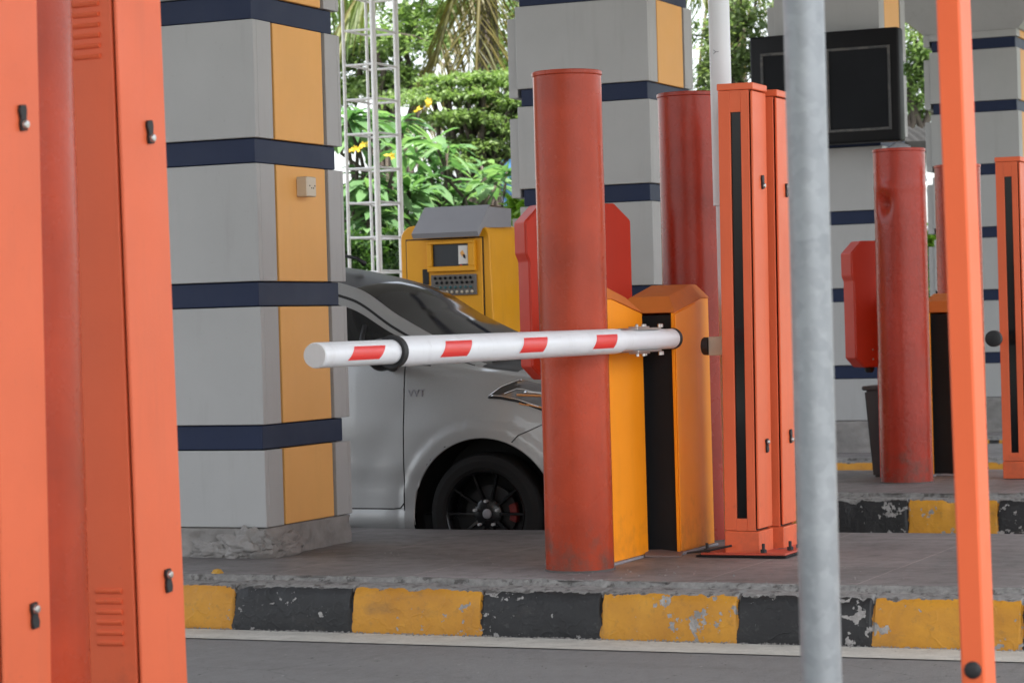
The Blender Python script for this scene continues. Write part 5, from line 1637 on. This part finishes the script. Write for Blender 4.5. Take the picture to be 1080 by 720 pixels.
shrub(505, 26.0, [(465, 225, 14, 14), (490, 245, 18, 16), (480, 265, 26, 20), (520, 280, 26, 20)], 'dark leafy bush in the shade behind the toll machine', 'leaf_dark', 0.10, 700)
shrub(982, 31.0, [(978, 255, 12, 14), (988, 275, 12, 16), (976, 290, 12, 16), (986, 310, 14, 18), (980, 335, 14, 18)], 'pale green shrub in the gap right of the dented bollard', 'leaf_lime', 0.09, 700)
# far green belt, one mass behind everything
def belt(name, x0, x1, d, ytop, ybot, n, mat, leaf):
    P = []
    for k in range(n):
        x = random.uniform(x0, x1); f = random.random()
        yt = ytop + 26 * mnoise.noise(Vector((x * 0.012, 2.2, 0))) + 16 * mnoise.noise(Vector((x * 0.05, 5.2, 0)))
        P.append(W(x, yt + (ybot - yt) * f, d + random.uniform(-1.5, 1.5)))
    P = np.array(P); Dd, Nn = rot_frames(n)
    ln = rng.uniform(0.6, 1.2, n) * leaf
    o = small_leaves(name, P, Dd, Nn, ln, ln * 0.55, MAT[mat], None)
    o['kind'] = 'stuff'; o['label'] = 'far mass of dark green undergrowth behind the toll plaza'; o['category'] = 'undergrowth'
    return o
belt('undergrowth', 150, 1250, 44.0, 275, 372, 26000, 'leaf_tree', 0.24)

# ------------------------------------------------------------------ far buildings
pb = W(566, 340, 31.0)
fb = empty('white_kiosk', (pb.x, pb.y, GZ), 'white kiosk with blue fascia and dark window glimpsed through branches', 'building', rz=YAW)
zk = lambda y: W(540, y, 31.0).z - GZ
box('wall', -0.95, 0.35, 0, 2.0, 0, zk(148), 'white_wall', fb, bev=0.01)
box('fascia', -0.45, 0.36, -0.05, -0.003, zk(206), zk(164), 'blue_panel', fb, bev=0.01)
box('roof', -1.0, 0.45, -0.12, 2.1, zk(148) + 0.003, zk(141), 'white_wall', fb, bev=0.01)
box('window', -0.72, -0.40, -0.02, -0.003, zk(238), zk(208), 'glass_dark', fb, bev=0.0)
box('blue_post', -0.36, -0.28, -0.03, -0.003, zk(262), zk(207), 'blue_panel', fb, bev=0.005)
box('doorway', -0.26, 0.1, -0.02, -0.003, zk(290), zk(212), 'black_panel', fb, bev=0.0)
ps = W(972, 340, 30.0)
sh = empty('open_shelter', (ps.x, ps.y, GZ), 'open shelter with dark corrugated roof and pale cross braces', 'shelter', rz=YAW)
zt = W(972, 126, 30.0).z - GZ; z2 = W(972, 152, 30.0).z - GZ
V = []; Fc = []
n = 60
for i in range(n + 1):
    x = -0.6 + 1.4 * i / n
    dz = 0.022 * math.sin(i * 1.3)
    for yy, zz in ((-0.2, z2), (0.5, (zt + z2) / 2), (1.3, zt)): V.append((x, yy, zz + dz))
for i in range(n):
    for k in range(2): Fc.append((i*3 + k, (i+1)*3 + k, (i+1)*3 + k + 1, i*3 + k + 1))
py_obj('roof', V, Fc, 'dark_roof', sh, smooth=True)
box('fascia', -0.6, 0.8, -0.25, -0.203, z2 - 0.12, z2 + 0.02, 'dark_roof', sh)
for (a, b) in (((-0.02, -0.1, 0), (-0.02, -0.1, z2 - 0.02)), ((0.30, -0.1, 0), (0.30, -0.1, z2 - 0.02)), ((-0.02, -0.1, z2 - 0.05), (0.3, -0.1, z2 - 1.4)), ((-0.02, -0.1, z2 - 1.0), (0.3, -0.1, z2 - 1.05)), ((0.05, -0.1, z2 - 2.2), (0.3, -0.1, z2 - 1.4))):
    V, Fc = tube_geo([a, b], 0.022, 8); py_obj('brace', V, Fc, 'white_wall', sh, smooth=True)

# ------------------------------------------------------------------ light
world = bpy.data.worlds.new('World'); scene.world = world; world.use_nodes = True
nt = world.node_tree
bg = nt.nodes['Background']
sky = nt.nodes.new('ShaderNodeTexSky'); sky.sky_type = 'NISHITA'; sky.sun_disc = False
SUN_EL, SUN_AZ = R(67), R(130)          # azimuth measured clockwise from +Y (towards +X)
sky.sun_elevation = SUN_EL; sky.sun_rotation = SUN_AZ
sky.air_density = 1.0; sky.dust_density = 3.0; sky.ozone_density = 1.0
hs = nt.nodes.new('ShaderNodeHueSaturation'); hs.inputs['Saturation'].default_value = 0.35
nt.links.new(sky.outputs[0], hs.inputs['Color']); nt.links.new(hs.outputs[0], bg.inputs[0]); bg.inputs[1].default_value = 0.15
sd = bpy.data.lights.new('sun', 'SUN'); sd.energy = 4.0; sd.angle = R(0.53); sd.color = (1.0, 0.95, 0.87)
so = bpy.data.objects.new('sun', sd); COL.objects.link(so)
dirv = Vector((math.sin(SUN_AZ) * math.cos(SUN_EL), math.cos(SUN_AZ) * math.cos(SUN_EL), math.sin(SUN_EL)))
so.rotation_euler = dirv.to_track_quat('Z', 'Y').to_euler()
vs = scene.view_settings
vs.view_transform = 'Standard'; vs.look = 'None'; vs.exposure = 1.88; vs.gamma = 1.0; vs.use_curve_mapping = False
scene.render.engine = 'CYCLES'
scene.cycles.use_denoising = True
scene.cycles.max_bounces = 8; scene.cycles.diffuse_bounces = 5; scene.cycles.glossy_bounces = 4; scene.cycles.transparent_max_bounces = 8
scene.cycles.sample_clamp_indirect = 8.0
